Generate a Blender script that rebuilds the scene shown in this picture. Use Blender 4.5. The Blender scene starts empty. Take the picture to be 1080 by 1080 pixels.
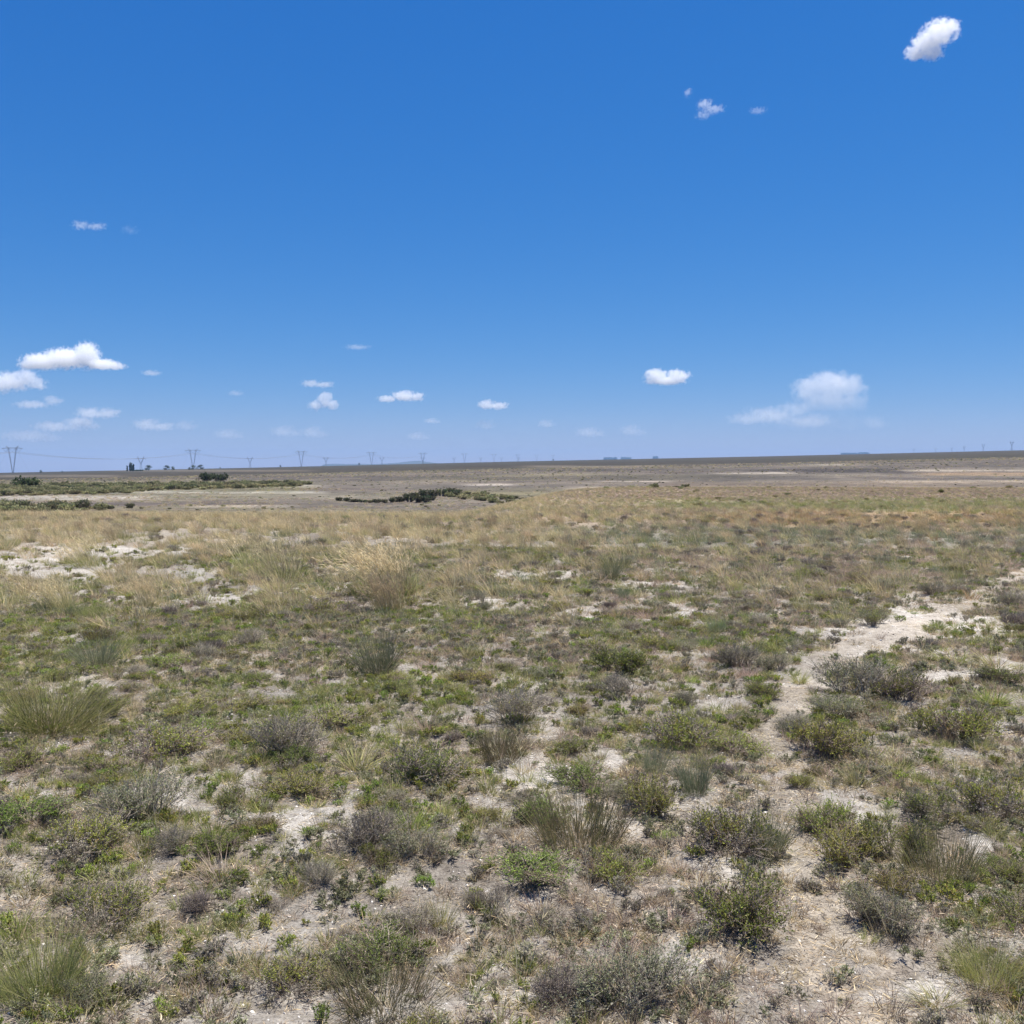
import bpy, math, os
import numpy as np
from mathutils import Vector

R_ = math.radians
RNG = np.random.default_rng(7)
scene = bpy.context.scene
col = scene.collection

# ------------------------------------------------------------------ camera geometry
EYE = 1.65
F = 1037.0
CX, YH = 540.0, 490.0                     # 1080-pixel picture: centre column, eye-level row
PITCH = math.atan((540 - YH) / F)

# ------------------------------------------------------------------ noise
def vnoise(x, y, seed=0):
    x = np.asarray(x, float); y = np.asarray(y, float)
    xi = np.floor(x).astype(np.int64); yi = np.floor(y).astype(np.int64)
    fx = x - xi; fy = y - yi
    fx = fx * fx * (3 - 2 * fx); fy = fy * fy * (3 - 2 * fy)
    def h(a, b):
        n = (a * 374761393 + b * 668265263 + seed * 982451653) & 0x7fffffff
        n = ((n ^ (n >> 13)) * 1274126177) & 0x7fffffff
        n = (n ^ (n >> 16)) & 0xffffff
        return n / float(0xffffff)
    return (h(xi, yi) * (1 - fx) + h(xi + 1, yi) * fx) * (1 - fy) + (h(xi, yi + 1) * (1 - fx) + h(xi + 1, yi + 1) * fx) * fy

def fbm(x, y, seed=0, octv=4):
    s = 0; a = .5; t = 0
    for i in range(octv):
        s = s + a * vnoise(x * 2 ** i, y * 2 ** i, seed + 17 * i); t += a; a *= .5
    return s / t

def sstep(a, b, x):
    t = np.clip((x - a) / (b - a), 0, 1)
    return t * t * (3 - 2 * t)

# ------------------------------------------------------------------ terrain
def height(x, y):
    x = np.asarray(x, float); y = np.asarray(y, float)
    r = np.hypot(x, y)
    d = np.maximum(y, 0) + 1e-6
    t = np.where(y > 0, x / np.maximum(y, 1.0), 0)
    tc = np.clip(t, -.9, .9)
    # near plateau, dropping to a shallow valley
    d0 = 27 + 42 * sstep(-.06, .12, tc)
    drop = 2.75 * sstep(0, 1, (d - d0) / (58 + 10 * tc))
    near = -drop + (fbm(x / 9, y / 9, 5, 3) - .5) * .16 * sstep(3, 12, r)
    near = near + (fbm(x / 40, y / 40, 6, 3) - .5) * 1.0 * sstep(40, 110, r)
    # far plain: a gently tilted plane rising to the right
    D = np.maximum(d, 1)
    px = CX + F * tc
    yh = np.interp(px, [-400, 0, 270, 540, 810, 1080, 1500], [506.5, 498.6, 493.2, 486.8, 481.2, 474.8, 466])
    Dc = 2200.0
    yv = yh + np.maximum(0, 3900 * (1 / D - 1 / Dc)) + .5 * sstep(2300, 6000, D)
    far = EYE - D * (yv - YH) / F
    k = sstep(150, 330, d)
    z = near * (1 - k) + far * k
    micro = (fbm(x / .7, y / .7, 11, 3) - .5) * .10 + (fbm(x / .13, y / .13, 12, 2) - .5) * .03
    z = z + micro * (1 - sstep(25, 60, r)) * sstep(.6, 1.6, r)
    return z

def project(x, y, z):
    """ground point -> row/column of the 1080 picture"""
    dz = z - EYE
    c, s = math.cos(PITCH), math.sin(PITCH)
    fwd = y * c - dz * s
    up = y * s + dz * c
    fwd = np.where(fwd > .05, fwd, np.nan)
    return CX + F * x / fwd, 540 - F * up / fwd, fwd

def px2g(px, py):
    c, s = math.cos(PITCH), math.sin(PITCH)
    u = (540 - py) / F
    dy = c + u * s; dz = -s + u * c; dx = (px - CX) / F
    prev = 1.0
    D = np.concatenate([np.arange(1.5, 60, .02), np.arange(60, 700, .5), np.arange(700, 9000, 10)])
    X = dx / dy * D; Z = EYE + dz / dy * D
    below = Z <= height(X, D)
    i = int(np.argmax(below)) if below.any() else len(D) - 1
    return float(X[i]), float(D[i]), float(height(X[i], D[i]))

def P(px, D):
    """a point in the direction of column px at forward distance D, on the ground"""
    X = (px - CX) / F * D
    return float(X), float(D), float(height(X, D))

# ------------------------------------------------------------------ what grows where
TRAIL = np.array([(930, 1250, 44), (900, 1080, 36), (872, 1000, 32), (838, 900, 28), (816, 830, 24), (803, 785, 22), (833, 735, 22), (880, 697, 22),
                  (930, 670, 19), (985, 655, 14), (1030, 633, 12), (1060, 614, 9), (1085, 603, 7), (1200, 590, 4)], float)
SALT = [(110, 584, 125, 8), (70, 603, 90, 11), (190, 606, 65, 10), (20, 590, 60, 10), (310, 624, 55, 4), (240, 632, 35, 5), (735, 645, 34, 6), (690, 642, 22, 4), (823, 649, 30, 4),
        (560, 605, 60, 4), (610, 650, 40, 5), (905, 668, 62, 12), (965, 650, 62, 12), (1010, 660, 60, 9), (1040, 706, 72, 10), (930, 688, 50, 6), (1065, 668, 52, 8),
        (850, 715, 36, 10), (755, 745, 22, 14), (715, 998, 26, 26), (580, 815, 55, 14), (650, 800, 25, 8), (18, 936, 26, 7), (135, 1022, 34, 10),
        (1035, 884, 24, 20), (205, 845, 40, 12), (360, 860, 35, 10), (455, 660, 24, 4), (700, 620, 60, 3), (500, 640, 30, 3), (880, 850, 40, 16),
        (470, 985, 40, 14), (560, 945, 40, 16), (250, 985, 45, 14), (960, 1045, 60, 16), (540, 1045, 40, 14), (300, 870, 25, 14)]

def trail_mask(px, py):
    m = np.zeros_like(px)
    for (x0, y0, w0), (x1, y1, w1) in zip(TRAIL[:-1], TRAIL[1:]):
        vx, vy = x1 - x0, (y1 - y0)
        t = np.clip(((px - x0) * vx + (py - y0) * vy) / (vx * vx + vy * vy), 0, 1)
        d = np.hypot(px - x0 - t * vx, (py - y0 - t * vy) * 1.4)
        w = w0 + t * (w1 - w0)
        m = np.maximum(m, 1 - sstep(.55, 1.25, d / w))
    return m

def zones(x, y):
    """soil masks of a ground point: trail, salt, projected column and row"""
    z = height(x, y)
    px, py, f = project(x, y, z)
    ok = np.isfinite(px)
    px = np.where(ok, px, -9e3); py = np.where(ok, py, 9e3)
    wx = (fbm(x / .35, y / .35, 21, 3) - .5); wy = (fbm(x / .35, y / .35, 22, 3) - .5)
    sc = np.clip(1000 / np.maximum(y, 1), 10, 250)
    qx = px + wx * sc * .55; qy = py + wy * sc * .28
    tr = trail_mask(qx, qy)
    sa = np.zeros_like(px)
    for a, b, c, d in SALT:
        e = np.hypot((qx - a) / c, (qy - b) / d)
        sa = np.maximum(sa, 1 - sstep(.65, 1.2, e))
    n = fbm(x / .8 + 5, y / .55, 23, 4)
    sa = np.maximum(sa, .7 * sstep(.62, .74, n) * (1 - sstep(5, 15, y)))
    tr = np.where(y > 0, tr, 0)
    return tr, np.where(y > 0, sa, 0), px, py

# ------------------------------------------------------------------ materials
def new_mat(name):
    m = bpy.data.materials.new(name); m.use_nodes = True
    nt = m.node_tree; nt.nodes.clear()
    return m, nt, nt.nodes, nt.links

def plant_mat(name, trans=.25, vary=.35, rough=.75):
    m, nt, N, L = new_mat(name)
    out = N.new('ShaderNodeOutputMaterial')
    at = N.new('ShaderNodeAttribute'); at.attribute_name = 'col'
    oi = N.new('ShaderNodeObjectInfo')
    mr = N.new('ShaderNodeMapRange'); mr.inputs['To Min'].default_value = 1 - vary; mr.inputs['To Max'].default_value = 1 + vary
    L.new(oi.outputs['Random'], mr.inputs['Value'])
    hs = N.new('ShaderNodeHueSaturation'); L.new(at.outputs['Color'], hs.inputs['Color']); L.new(mr.outputs[0], hs.inputs['Value'])
    m2 = N.new('ShaderNodeMath'); m2.operation = 'MULTIPLY'; m2.inputs[1].default_value = 37.7
    fr = N.new('ShaderNodeMath'); fr.operation = 'FRACT'
    L.new(oi.outputs['Random'], m2.inputs[0]); L.new(m2.outputs[0], fr.inputs[0])
    mh = N.new('ShaderNodeMapRange'); mh.inputs['To Min'].default_value = .485; mh.inputs['To Max'].default_value = .515
    L.new(fr.outputs[0], mh.inputs['Value']); L.new(mh.outputs[0], hs.inputs['Hue'])
    d = N.new('ShaderNodeBsdfPrincipled'); d.inputs['Roughness'].default_value = rough; d.inputs['Specular IOR Level'].default_value = .25
    t = N.new('ShaderNodeBsdfTranslucent'); mx = N.new('ShaderNodeMixShader'); mx.inputs[0].default_value = trans
    L.new(hs.outputs[0], d.inputs['Base Color']); L.new(hs.outputs[0], t.inputs['Color'])
    L.new(d.outputs[0], mx.inputs[1]); L.new(t.outputs[0], mx.inputs[2]); L.new(mx.outputs[0], out.inputs[0])
    return m

M_LEAF = plant_mat('leaf', .34)
M_BLADE = plant_mat('blade', .36, .3)
M_TWIG = plant_mat('twig', 0.0, .25, .85)

def simple_mat(name, rgb, rough=.6, metal=0.0, nscale=20, nvar=.15):
    m, nt, N, L = new_mat(name)
    out = N.new('ShaderNodeOutputMaterial'); b = N.new('ShaderNodeBsdfPrincipled')
    b.inputs['Roughness'].default_value = rough; b.inputs['Metallic'].default_value = metal
    tc = N.new('ShaderNodeTexCoord'); nz = N.new('ShaderNodeTexNoise'); nz.inputs['Scale'].default_value = nscale; nz.inputs['Detail'].default_value = 5
    L.new(tc.outputs['Object'], nz.inputs['Vector'])
    r = N.new('ShaderNodeValToRGB')
    r.color_ramp.elements[0].position = .3; r.color_ramp.elements[1].position = .7
    r.color_ramp.elements[0].color = (*[c * (1 - nvar) for c in rgb], 1); r.color_ramp.elements[1].color = (*[min(1, c * (1 + nvar)) for c in rgb], 1)
    L.new(nz.outputs[0], r.inputs[0]); L.new(r.outputs[0], b.inputs['Base Color']); L.new(b.outputs[0], out.inputs[0])
    return m

# ------------------------------------------------------------------ mesh collecting
class MB:
    def __init__(s): s.v = []; s.f = []; s.c = []; s.mi = []; s.n = 0
    def add(s, v, f, c, mi=0):
        v = np.asarray(v, float).reshape(-1, 3)
        f = np.asarray(f, int)
        if not len(v) or not len(f): return
        c = np.asarray(c, float)
        if c.ndim == 1: c = np.tile(c, (len(v), 1))
        s.v.append(v); s.f.append((f + s.n, mi)); s.c.append(c); s.n += len(v)
    def merge(s, o, mi_shift=0):
        for (f, mi) in o.f: s.f.append((f + s.n, mi + mi_shift))
        s.v += o.v; s.c += o.c; s.n += o.n
    def mesh(s, name, mats, smooth=False):
        me = bpy.data.meshes.new(name)
        V = np.concatenate(s.v); C = np.concatenate(s.c)
        loops = np.concatenate([f.ravel() for f, _ in s.f])
        tot = np.concatenate([np.full(len(f), f.shape[1]) for f, _ in s.f])
        mi = np.concatenate([np.full(len(f), m) for f, m in s.f])
        me.vertices.add(len(V)); me.vertices.foreach_set('co', V.ravel())
        me.loops.add(len(loops)); me.loops.foreach_set('vertex_index', loops.astype(np.int32))
        me.polygons.add(len(tot)); me.polygons.foreach_set('loop_start', (np.cumsum(tot) - tot).astype(np.int32))
        for m in mats: me.materials.append(m)
        me.polygons.foreach_set('material_index', mi.astype(np.int32))
        me.polygons.foreach_set('use_smooth', np.full(len(tot), smooth))
        me.update(calc_edges=True)
        a = me.attributes.new('col', 'FLOAT_COLOR', 'POINT')
        a.data.foreach_set('color', np.concatenate([C, np.ones((len(C), 1))], 1).ravel().astype(np.float32))
        return me

def unit(v): return v / (np.linalg.norm(v, axis=-1, keepdims=True) + 1e-9)

def ribbons(mb, base, dirn, length, width, bend, colA, colB, segs=3, mi=0, rng=RNG):
    """tapered curved blades; bend (n,3) is added quadratically along the blade"""
    n = len(base)
    u = np.linspace(0, 1, segs + 1)
    side = unit(np.cross(dirn, rng.normal(size=(n, 3))))
    Pn = base[:, None] + dirn[:, None] * (length[:, None] * u)[..., None] + bend[:, None] * (length[:, None] * u ** 2)[..., None]
    w = width[:, None] * np.interp(u, [0, .3, 1], [.7, 1, .12])
    A = Pn - side[:, None] * w[..., None] * .5; B = Pn + side[:, None] * w[..., None] * .5
    V = np.stack([A, B], 2).reshape(n, -1, 3)
    k = 2 * (segs + 1)
    q = np.array([[2 * i, 2 * i + 1, 2 * i + 3, 2 * i + 2] for i in range(segs)])
    Fc = (np.arange(n)[:, None, None] * k + q).reshape(-1, 4)
    C = colA[:, None] * (1 - u)[None, :, None] + colB[:, None] * u[None, :, None]
    C = np.repeat(C, 2, axis=1).reshape(-1, 3)
    mb.add(V, Fc, C, mi)

def tubes(mb, Pn, Rd, c, mi=0, sides=3):
    """Pn (n,k,3) polylines, Rd (n,k) radii"""
    n, k, _ = Pn.shape
    T = unit(np.gradient(Pn, axis=1))
    ref = np.where(np.abs(T[..., 2:3]) > .9, np.array([1., 0, 0]), np.array([0, 0, 1.]))
    U = unit(np.cross(T, ref)); W = np.cross(T, U)
    a = np.arange(sides) * 2 * math.pi / sides
    V = Pn[:, :, None] + Rd[:, :, None, None] * (U[:, :, None] * np.cos(a)[:, None] + W[:, :, None] * np.sin(a)[:, None])
    q = []
    for i in range(k - 1):
        for j in range(sides):
            j2 = (j + 1) % sides
            q.append([i * sides + j, i * sides + j2, (i + 1) * sides + j2, (i + 1) * sides + j])
    Fc = (np.arange(n)[:, None, None] * (k * sides) + np.array(q)).reshape(-1, 4)
    c = np.asarray(c, float)
    if c.ndim == 2: c = np.repeat(c, k * sides, axis=0)
    mb.add(V, Fc, c, mi)

def leaves(mb, p, d, L, W, c, mi=0, rng=RNG):
    n = len(p)
    s = unit(np.cross(d, rng.normal(size=(n, 3))))
    m = p + d * (L * .45)[:, None]
    V = np.stack([p, m + s * W[:, None] * .5, p + d * L[:, None], m - s * W[:, None] * .5], 1)
    Fc = np.arange(n * 4).reshape(n, 4)
    mb.add(V, Fc, np.repeat(c, 4, axis=0), mi)

def pick(pal, n, rng, jit=.18):
    pal = np.asarray(pal, float)
    w = pal[:, 3] / pal[:, 3].sum()
    c = pal[rng.choice(len(pal), n, p=w), :3]
    return c * (1 + rng.normal(0, jit, (n, 1)))

# ------------------------------------------------------------------ plant kinds (unit: metres)
GREEN = [(0.235, 0.264, 0.047, 5), (0.315, 0.356, 0.065, 4), (0.168, 0.196, 0.039, 2), (0.381, 0.378, 0.098, 2), (0.336, 0.253, 0.072, 1)]
FRESH = [(0.223, 0.299, 0.05, 4), (0.291, 0.363, 0.069, 4), (0.171, 0.217, 0.044, 2)]
OLIVE = [(0.277, 0.268, 0.057, 5), (0.355, 0.341, 0.076, 3), (0.198, 0.196, 0.044, 2), (0.337, 0.247, 0.076, 1)]
GREYG = [(0.25, 0.257, 0.145, 5), (0.312, 0.312, 0.189, 4), (0.187, 0.203, 0.094, 3), (0.203, 0.218, 0.076, 2)]
GREY = [(0.316, 0.283, 0.217, 5), (0.399, 0.358, 0.272, 3), (0.249, 0.216, 0.167, 3), (0.283, 0.275, 0.154, 2)]
TWGREY = [(0.312, 0.267, 0.213, 3), (0.218, 0.176, 0.138, 2), (0.406, 0.352, 0.276, 2)]
TWDARK = [(0.203, 0.162, 0.132, 3), (0.304, 0.243, 0.203, 2)]

def make_shrub(seed, R, H, lobes=6, stems=46, tw=7, lv=9, L=.013, W=.0045, pal=GREEN, tpal=TWDARK, up=.35, leafy=1.0, tr=.0011, pal2=None, mixp=.2):
    rng = np.random.default_rng(seed)
    fol, twg = MB(), MB()
    la = rng.uniform(0, 2 * math.pi, lobes); lr = R * np.sqrt(rng.uniform(0.02, .62, lobes)); ls = rng.uniform(.65, 1.1, lobes)
    li = rng.integers(0, lobes, stems)
    cx, cy = np.cos(la) * lr, np.sin(la) * lr
    base = np.stack([cx[li] * .45, cy[li] * .45, np.zeros(stems)], 1) + rng.normal(0, R * .07, (stems, 3)) * [1, 1, 0]
    a = rng.uniform(0, 2 * math.pi, stems); rr = R * .46 * np.sqrt(rng.uniform(0, 1, stems)) * ls[li]
    q = np.clip(rr / (R * .5), 0, 1)
    ex = cx[li] + np.cos(a) * rr; ey = cy[li] + np.sin(a) * rr
    rad = np.clip(np.hypot(ex, ey) / R, 0, 1.2)
    ez = H * ls[li] * np.sqrt(np.clip(1.02 - .75 * q ** 2 - .22 * rad ** 2, .03, 1)) * rng.uniform(.72, 1.08, stems)
    end = np.stack([ex, ey, ez], 1)
    ctrl = base * .5 + end * .5 + np.stack([np.zeros(stems), np.zeros(stems), ez * (.1 + up * .4)], 1) + rng.normal(0, R * .05, (stems, 3))
    k = 5; u = np.linspace(0, 1, k)[None, :, None]
    S = base[:, None] * (1 - u) ** 2 + ctrl[:, None] * 2 * u * (1 - u) + end[:, None] * u ** 2
    tubes(twg, S, np.tile(np.linspace(tr * 2, tr, k), (stems, 1)), pick(tpal, stems, rng))
    n = stems * tw
    si = np.repeat(np.arange(stems), tw)
    tt = rng.uniform(.22, 1, n) ** .8
    def onS(i, t):
        t = t[:, None]
        return base[i] * (1 - t) ** 2 + ctrl[i] * 2 * t * (1 - t) + end[i] * t ** 2
    p0 = onS(si, tt); tan = unit(onS(si, np.minimum(tt + .05, 1.05)) - p0)
    td = unit(tan * .6 + rng.normal(0, .6, (n, 3)) + [0, 0, up * .7])
    tl = R * rng.uniform(.14, .34, n)
    cv = rng.normal(0, .15, (n, 3)) + [0, 0, .12]
    u3 = np.linspace(0, 1, 3)[None, :, None]
    Tw = p0[:, None] + td[:, None] * (tl[:, None, None] * u3) + cv[:, None] * (tl[:, None, None] * u3 ** 2)
    Tw[..., 2] = np.maximum(Tw[..., 2], .004)
    tubes(twg, Tw, np.tile(np.array([tr, tr * .8, tr * .35]), (n, 1)), pick(tpal, n, rng))
    m = int(n * lv * leafy)
    ti = rng.integers(0, n, m); s = rng.uniform(.1, 1.02, m)[:, None]
    lp = p0[ti] + td[ti] * tl[ti][:, None] * s + cv[ti] * tl[ti][:, None] * s ** 2
    lp[:, 2] = np.maximum(lp[:, 2], .004)
    ld = unit(td[ti] * .7 + rng.normal(0, .6, (m, 3)) + [0, 0, .25])
    # colour differs from sprig to sprig
    tints = pick(pal, n, rng, .1)
    alive = np.ones(m, bool)
    if pal2 is not None:
        lob2 = rng.uniform(0, 1, lobes) < mixp
        sel = (lob2[li] & (rng.uniform(0, 1, stems) < .8)) | (rng.uniform(0, 1, stems) < .10)
        tints = np.where(sel[si][:, None], pick(pal2, n, rng, .12), tints)
        alive = ~(sel[si][ti] & (rng.uniform(0, 1, m) < .45))
    tint = tints[ti] * (1 + rng.normal(0, .16, (m, 1)))
    leaves(fol, lp[alive], ld[alive], (L * rng.uniform(.7, 1.3, m))[alive], (W * rng.uniform(.7, 1.3, m))[alive], np.clip(tint, .01, .6)[alive], rng=rng)
    return fol, twg

def make_tuft(seed, n, R, Hh, width, spread, cA, cB, bend=.35, segs=3, wind=(0, 0, 0), base_r=.35):
    rng = np.random.default_rng(seed)
    mb = MB()
    a = rng.uniform(0, 2 * math.pi, n); r = R * base_r * np.sqrt(rng.uniform(0, 1, n))
    base = np.stack([np.cos(a) * r, np.sin(a) * r, np.zeros(n) - .005], 1)
    a2 = a + rng.normal(0, .6, n); tilt = np.abs(rng.normal(0, spread, n)) + spread * .3 * r / (R * base_r)
    d = np.stack([np.cos(a2) * np.sin(tilt), np.sin(a2) * np.sin(tilt), np.cos(tilt)], 1)
    L = Hh * rng.uniform(.45, 1.05, n)
    bd = np.stack([np.cos(a2), np.sin(a2), -np.ones(n) * .55], 1) * (bend * rng.uniform(.1, 1, n))[:, None] + np.array(wind)
    ribbons(mb, base, d, L, width * rng.uniform(.6, 1.3, n), bd, np.clip(pick(cA, n, rng), .01, .7), np.clip(pick(cB, n, rng), .01, .7), segs, rng=rng)
    return mb

def make_straw(seed, n, R, Hh, wind=(-.18, 0, -.06), width=.0042, heads=True, pal=None, hp=None):
    """tall culms leaning with the wind, each with a loose seed head"""
    rng = np.random.default_rng(seed)
    pal = pal or [(.58, .48, .28, 3), (.48, .41, .22, 2), (.64, .55, .35, 1)]
    hp = hp or [(.56, .46, .28, 3), (.48, .38, .23, 2)]
    st, hd = MB(), MB()
    a = rng.uniform(0, 2 * math.pi, n); r = R * np.sqrt(rng.uniform(0, 1, n)) * .5
    base = np.stack([np.cos(a) * r, np.sin(a) * r, np.zeros(n)], 1)
    tilt = np.abs(rng.normal(0, .22, n))
    d = unit(np.stack([np.cos(a) * np.sin(tilt) - .12, np.sin(a) * np.sin(tilt), np.cos(tilt)], 1))
    L = Hh * rng.uniform(.6, 1.05, n)
    bd = np.array(wind) * rng.uniform(.3, 1.2, (n, 1)) + rng.normal(0, .05, (n, 3))
    c = pick(pal, n, rng)
    ribbons(st, base, d, L, np.full(n, width) * rng.uniform(.7, 1.2, n), bd, c * .8, c, 4, rng=rng)
    if heads:
        k = 9
        i = np.repeat(np.arange(n), k); s = rng.uniform(.72, 1.0, n * k)
        p = base[i] + d[i] * (L[i] * s)[:, None] + bd[i] * (L[i] * s ** 2)[:, None]
        tn = unit(d[i] + 2 * bd[i] * s[:, None])
        ld = unit(tn + rng.normal(0, .35, (n * k, 3)))
        leaves(hd, p, ld, Hh * .09 * rng.uniform(.6, 1.4, n * k), np.full(n * k, width * 1.15), pick(hp, n * k, rng), rng=rng)
    return st, hd

# ------------------------------------------------------------------ objects
def tag(o, label=None, cat=None, group=None, kind=None):
    if label: o['label'] = label
    if cat: o['category'] = cat
    if group: o['group'] = group
    if kind: o['kind'] = kind
    return o

def link(name, me, parent=None, loc=None):
    o = bpy.data.objects.new(name, me); col.objects.link(o)
    if parent: o.parent = parent
    if loc is not None: o.location = loc
    return o

def empty(name, loc=(0, 0, 0), rz=0, sc=1.0):
    o = bpy.data.objects.new(name, None); col.objects.link(o)
    o.location = loc; o.rotation_euler = (0, 0, rz); o.scale = (sc, sc, sc); o.empty_display_size = .1
    return o

def joined(parts, name, mats):
    m = MB()
    for i, p in enumerate(parts): m.merge(p, i)
    return m.mesh(name, mats)

# ------------------------------------------------------------------ ground sheet
def build_ground():
    # angles: dense towards the view, coarse behind
    a = np.concatenate([np.arange(-40, 40, .16), np.arange(40, 320, 4.0)])
    a = np.radians(a)
    r = [0.0, .5, 1.0, 1.5]
    while r[-1] < 16000: r.append(r[-1] * (1.011 if r[-1] < 60 else 1.018))
    r = np.array(r[1:])
    A, Rr = np.meshgrid(a, r)
    X = np.sin(A) * Rr; Y = np.cos(A) * Rr
    Z = height(X, Y)
    tr, sa, px, py = zones(X.ravel(), Y.ravel())
    x, y, z = X.ravel(), Y.ravel(), Z.ravel()
    rr = np.hypot(x, y)
    def mix(c, m, k): return c * (1 - m[:, None]) + np.array(k) * m[:, None]
    C = np.tile(np.array([.36, .338, .306]), (len(x), 1))
    n1 = fbm(x / 1.3, y / 1.3, 31, 4); n2 = fbm(x / .25, y / .25, 32, 3); n3 = fbm(x / 6, y / 6, 33, 3)
    C = mix(C, sstep(.45, .7, n1) * .8, (.25, .225, .195))
    C = mix(C, sstep(.52, .75, n2) * .7, (.20, .17, .14))
    C = mix(C, sstep(12, 40, rr) * .85, (.27, .22, .155))            # thatch under the dry grass
    C = mix(C, tr * .85, (.37, .33, .275))
    C = mix(C, sa * (1 - .55 * tr) * (.40 + .6 * sstep(.3, .7, n2)), (.475, .45, .41))
    rt = sstep(520, 700, px) * (y > 5)
    for yy, hh, xa, cc, st in [(520, 6, 560, (.20, .15, .115), .7), (533, 8, 700, (.16, .165, .085), .8), (549, 9, 780, (.30, .215, .11), .8), (566, 11, 560, (.18, .175, .145), .7), (548, 9, 0, (.26, .20, .14), .5)]:
        e = (1 - sstep(.5, 1.3, np.abs(py + (n3 - .5) * 14 - yy) / hh)) * sstep(xa - 60, xa + 60, px + (n1 - .5) * 120) * st * (y > 5)
        C = mix(C, e, cc)
    # valley floor and far plain: bands of soil and thin growth
    ang = np.arctan2(x, np.maximum(y, .1)); lg = np.log(np.maximum(rr, 1))
    b1 = fbm(ang * 5, lg * 16, 41, 4); b2 = fbm(ang * 9 + 3, lg * 38, 42, 4); b3 = fbm(ang * 3, lg * 9, 43, 3)
    V = np.tile(np.array([.142, .126, .104]), (len(x), 1))
    V = mix(V, sstep(.4, .65, b1), (.105, .09, .08))
    V = mix(V, sstep(.55, .72, b2) * .6, (.185, .16, .125))
    V = mix(V, sstep(.52, .7, b3) * .5, (.17, .155, .095))
    farp = np.tile(np.array([.060, .052, .037]), (len(x), 1))
    farp = mix(farp, sstep(.45, .62, b1) * .8, (.046, .040, .031))
    farp = mix(farp, sstep(.55, .7, b2) * .5, (.088, .074, .050))
    farp = mix(farp, sstep(.5, .68, b3) * .5, (.048, .051, .030))
    kf = sstep(280, 520, rr)
    V = V * (1 - kf[:, None]) + farp * kf[:, None]
    # dark ploughed / burnt bands and pale pans seen far off: x0, x1, row, half height, colour, strength
    wob = (b2 - .5) * 3
    for x0, x1, yy, hh, c, s in [(250, 860, 504, 2.2, (.05, .045, .045), .75), (540, 960, 496, 1.6, (.05, .045, .043), .8), (800, 960, 497, 2.2, (.04, .036, .036), .8),
                                 (560, 700, 492, 1.0, (.26, .22, .17), .5), (960, 1100, 496, .6, (.46, .41, .33), .7), (640, 700, 508, .8, (.55, .49, .42), .7),
                                 (755, 830, 499, .9, (.5, .45, .38), .7), (860, 900, 490, .6, (.45, .41, .33), .7), (930, 1080, 508, 1.3, (.42, .36, .28), .6),
                                 (980, 1100, 500, 1.3, (.33, .23, .13), .7), (500, 535, 511.5, .8, (.5, .45, .4), .8), (0, 160, 525, 2.0, (.42, .40, .37), .75), (100, 330, 519, 1.0, (.60, .57, .52), .8),
                                 (290, 330, 512.5, 1.0, (.5, .47, .42), .7), (200, 300, 534.5, 1.0, (.5, .44, .36), .6), (0, 120, 497 + 5, 1.0, (.24, .21, .17), .5), (120, 320, 496.5, .8, (.26, .22, .17), .5),
                                 (0, 320, 514, 6, (.15, .15, .07), .7), (480, 620, 521, 5, (.16, .15, .08), .6), (600, 720, 515, 1.2, (.42, .36, .29), .55), (150, 420, 523, 3, (.21, .20, .15), .5), (700, 1100, 512, 4, (.2, .15, .105), .5)]:
        e = sstep(x0 - 25, x0 + 15, px) * (1 - sstep(x1 - 15, x1 + 25, px)) * (1 - sstep(.6, 1.5, np.abs(py - yy + wob) / hh))
        e = e * s * .72 * (y > 30) * sstep(.25, .5, b2 + .15)
        V = mix(V, e, c)
    d0 = 27 + 42 * sstep(-.06, .12, np.clip(x / np.maximum(y, 1), -.9, .9))
    kv = sstep(0, 30, y - d0 - 4)
    C = C * (1 - kv[:, None]) + V * kv[:, None]
    nA = len(a); nR = len(r)
    i = np.arange(nR - 1)[:, None] * nA; j = np.arange(nA)[None, :]; j2 = (j + 1) % nA
    Fq = np.stack([i + j, i + j2, i + nA + j2, i + nA + j], -1).reshape(-1, 4)[:, ::-1]
    V3 = np.stack([x, y, z], 1)
    c0 = len(V3); V3 = np.vstack([V3, [0, 0, float(height(0., 0.))]]); C = np.vstack([C, C[0]])
    tri = np.stack([np.full(nA, c0), np.arange(nA), (np.arange(nA) + 1) % nA], 1)[:, ::-1]
    mb = MB(); mb.add(V3, Fq, np.clip(C, .02, .8)); mb.f.append((tri, 0))
    # material
    m, nt, N, L = new_mat('soil')
    out = N.new('ShaderNodeOutputMaterial'); b = N.new('ShaderNodeBsdfPrincipled'); b.inputs['Roughness'].default_value = .95; b.inputs['Specular IOR Level'].default_value = .15
    at = N.new('ShaderNodeAttribute'); at.attribute_name = 'col'
    tc = N.new('ShaderNodeTexCoord')
    def noise(sc, det, rough=.6):
        n = N.new('ShaderNodeTexNoise'); n.inputs['Scale'].default_value = sc; n.inputs['Detail'].default_value = det; n.inputs['Roughness'].default_value = rough
        L.new(tc.outputs['Object'], n.inputs['Vector']); return n
    def ramp(src, p0, p1, c0, c1):
        r = N.new('ShaderNodeValToRGB'); r.color_ramp.elements[0].position = p0; r.color_ramp.elements[1].position = p1
        r.color_ramp.elements[0].color = (*c0, 1); r.color_ramp.elements[1].color = (*c1, 1); L.new(src, r.inputs[0]); return r
    def mul(a, bb):
        x = N.new('ShaderNodeMix'); x.data_type = 'RGBA'; x.blend_type = 'MULTIPLY'; x.inputs[0].default_value = 1
        L.new(a, x.inputs[6]); L.new(bb, x.inputs[7]); return x.outputs[2]
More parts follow.
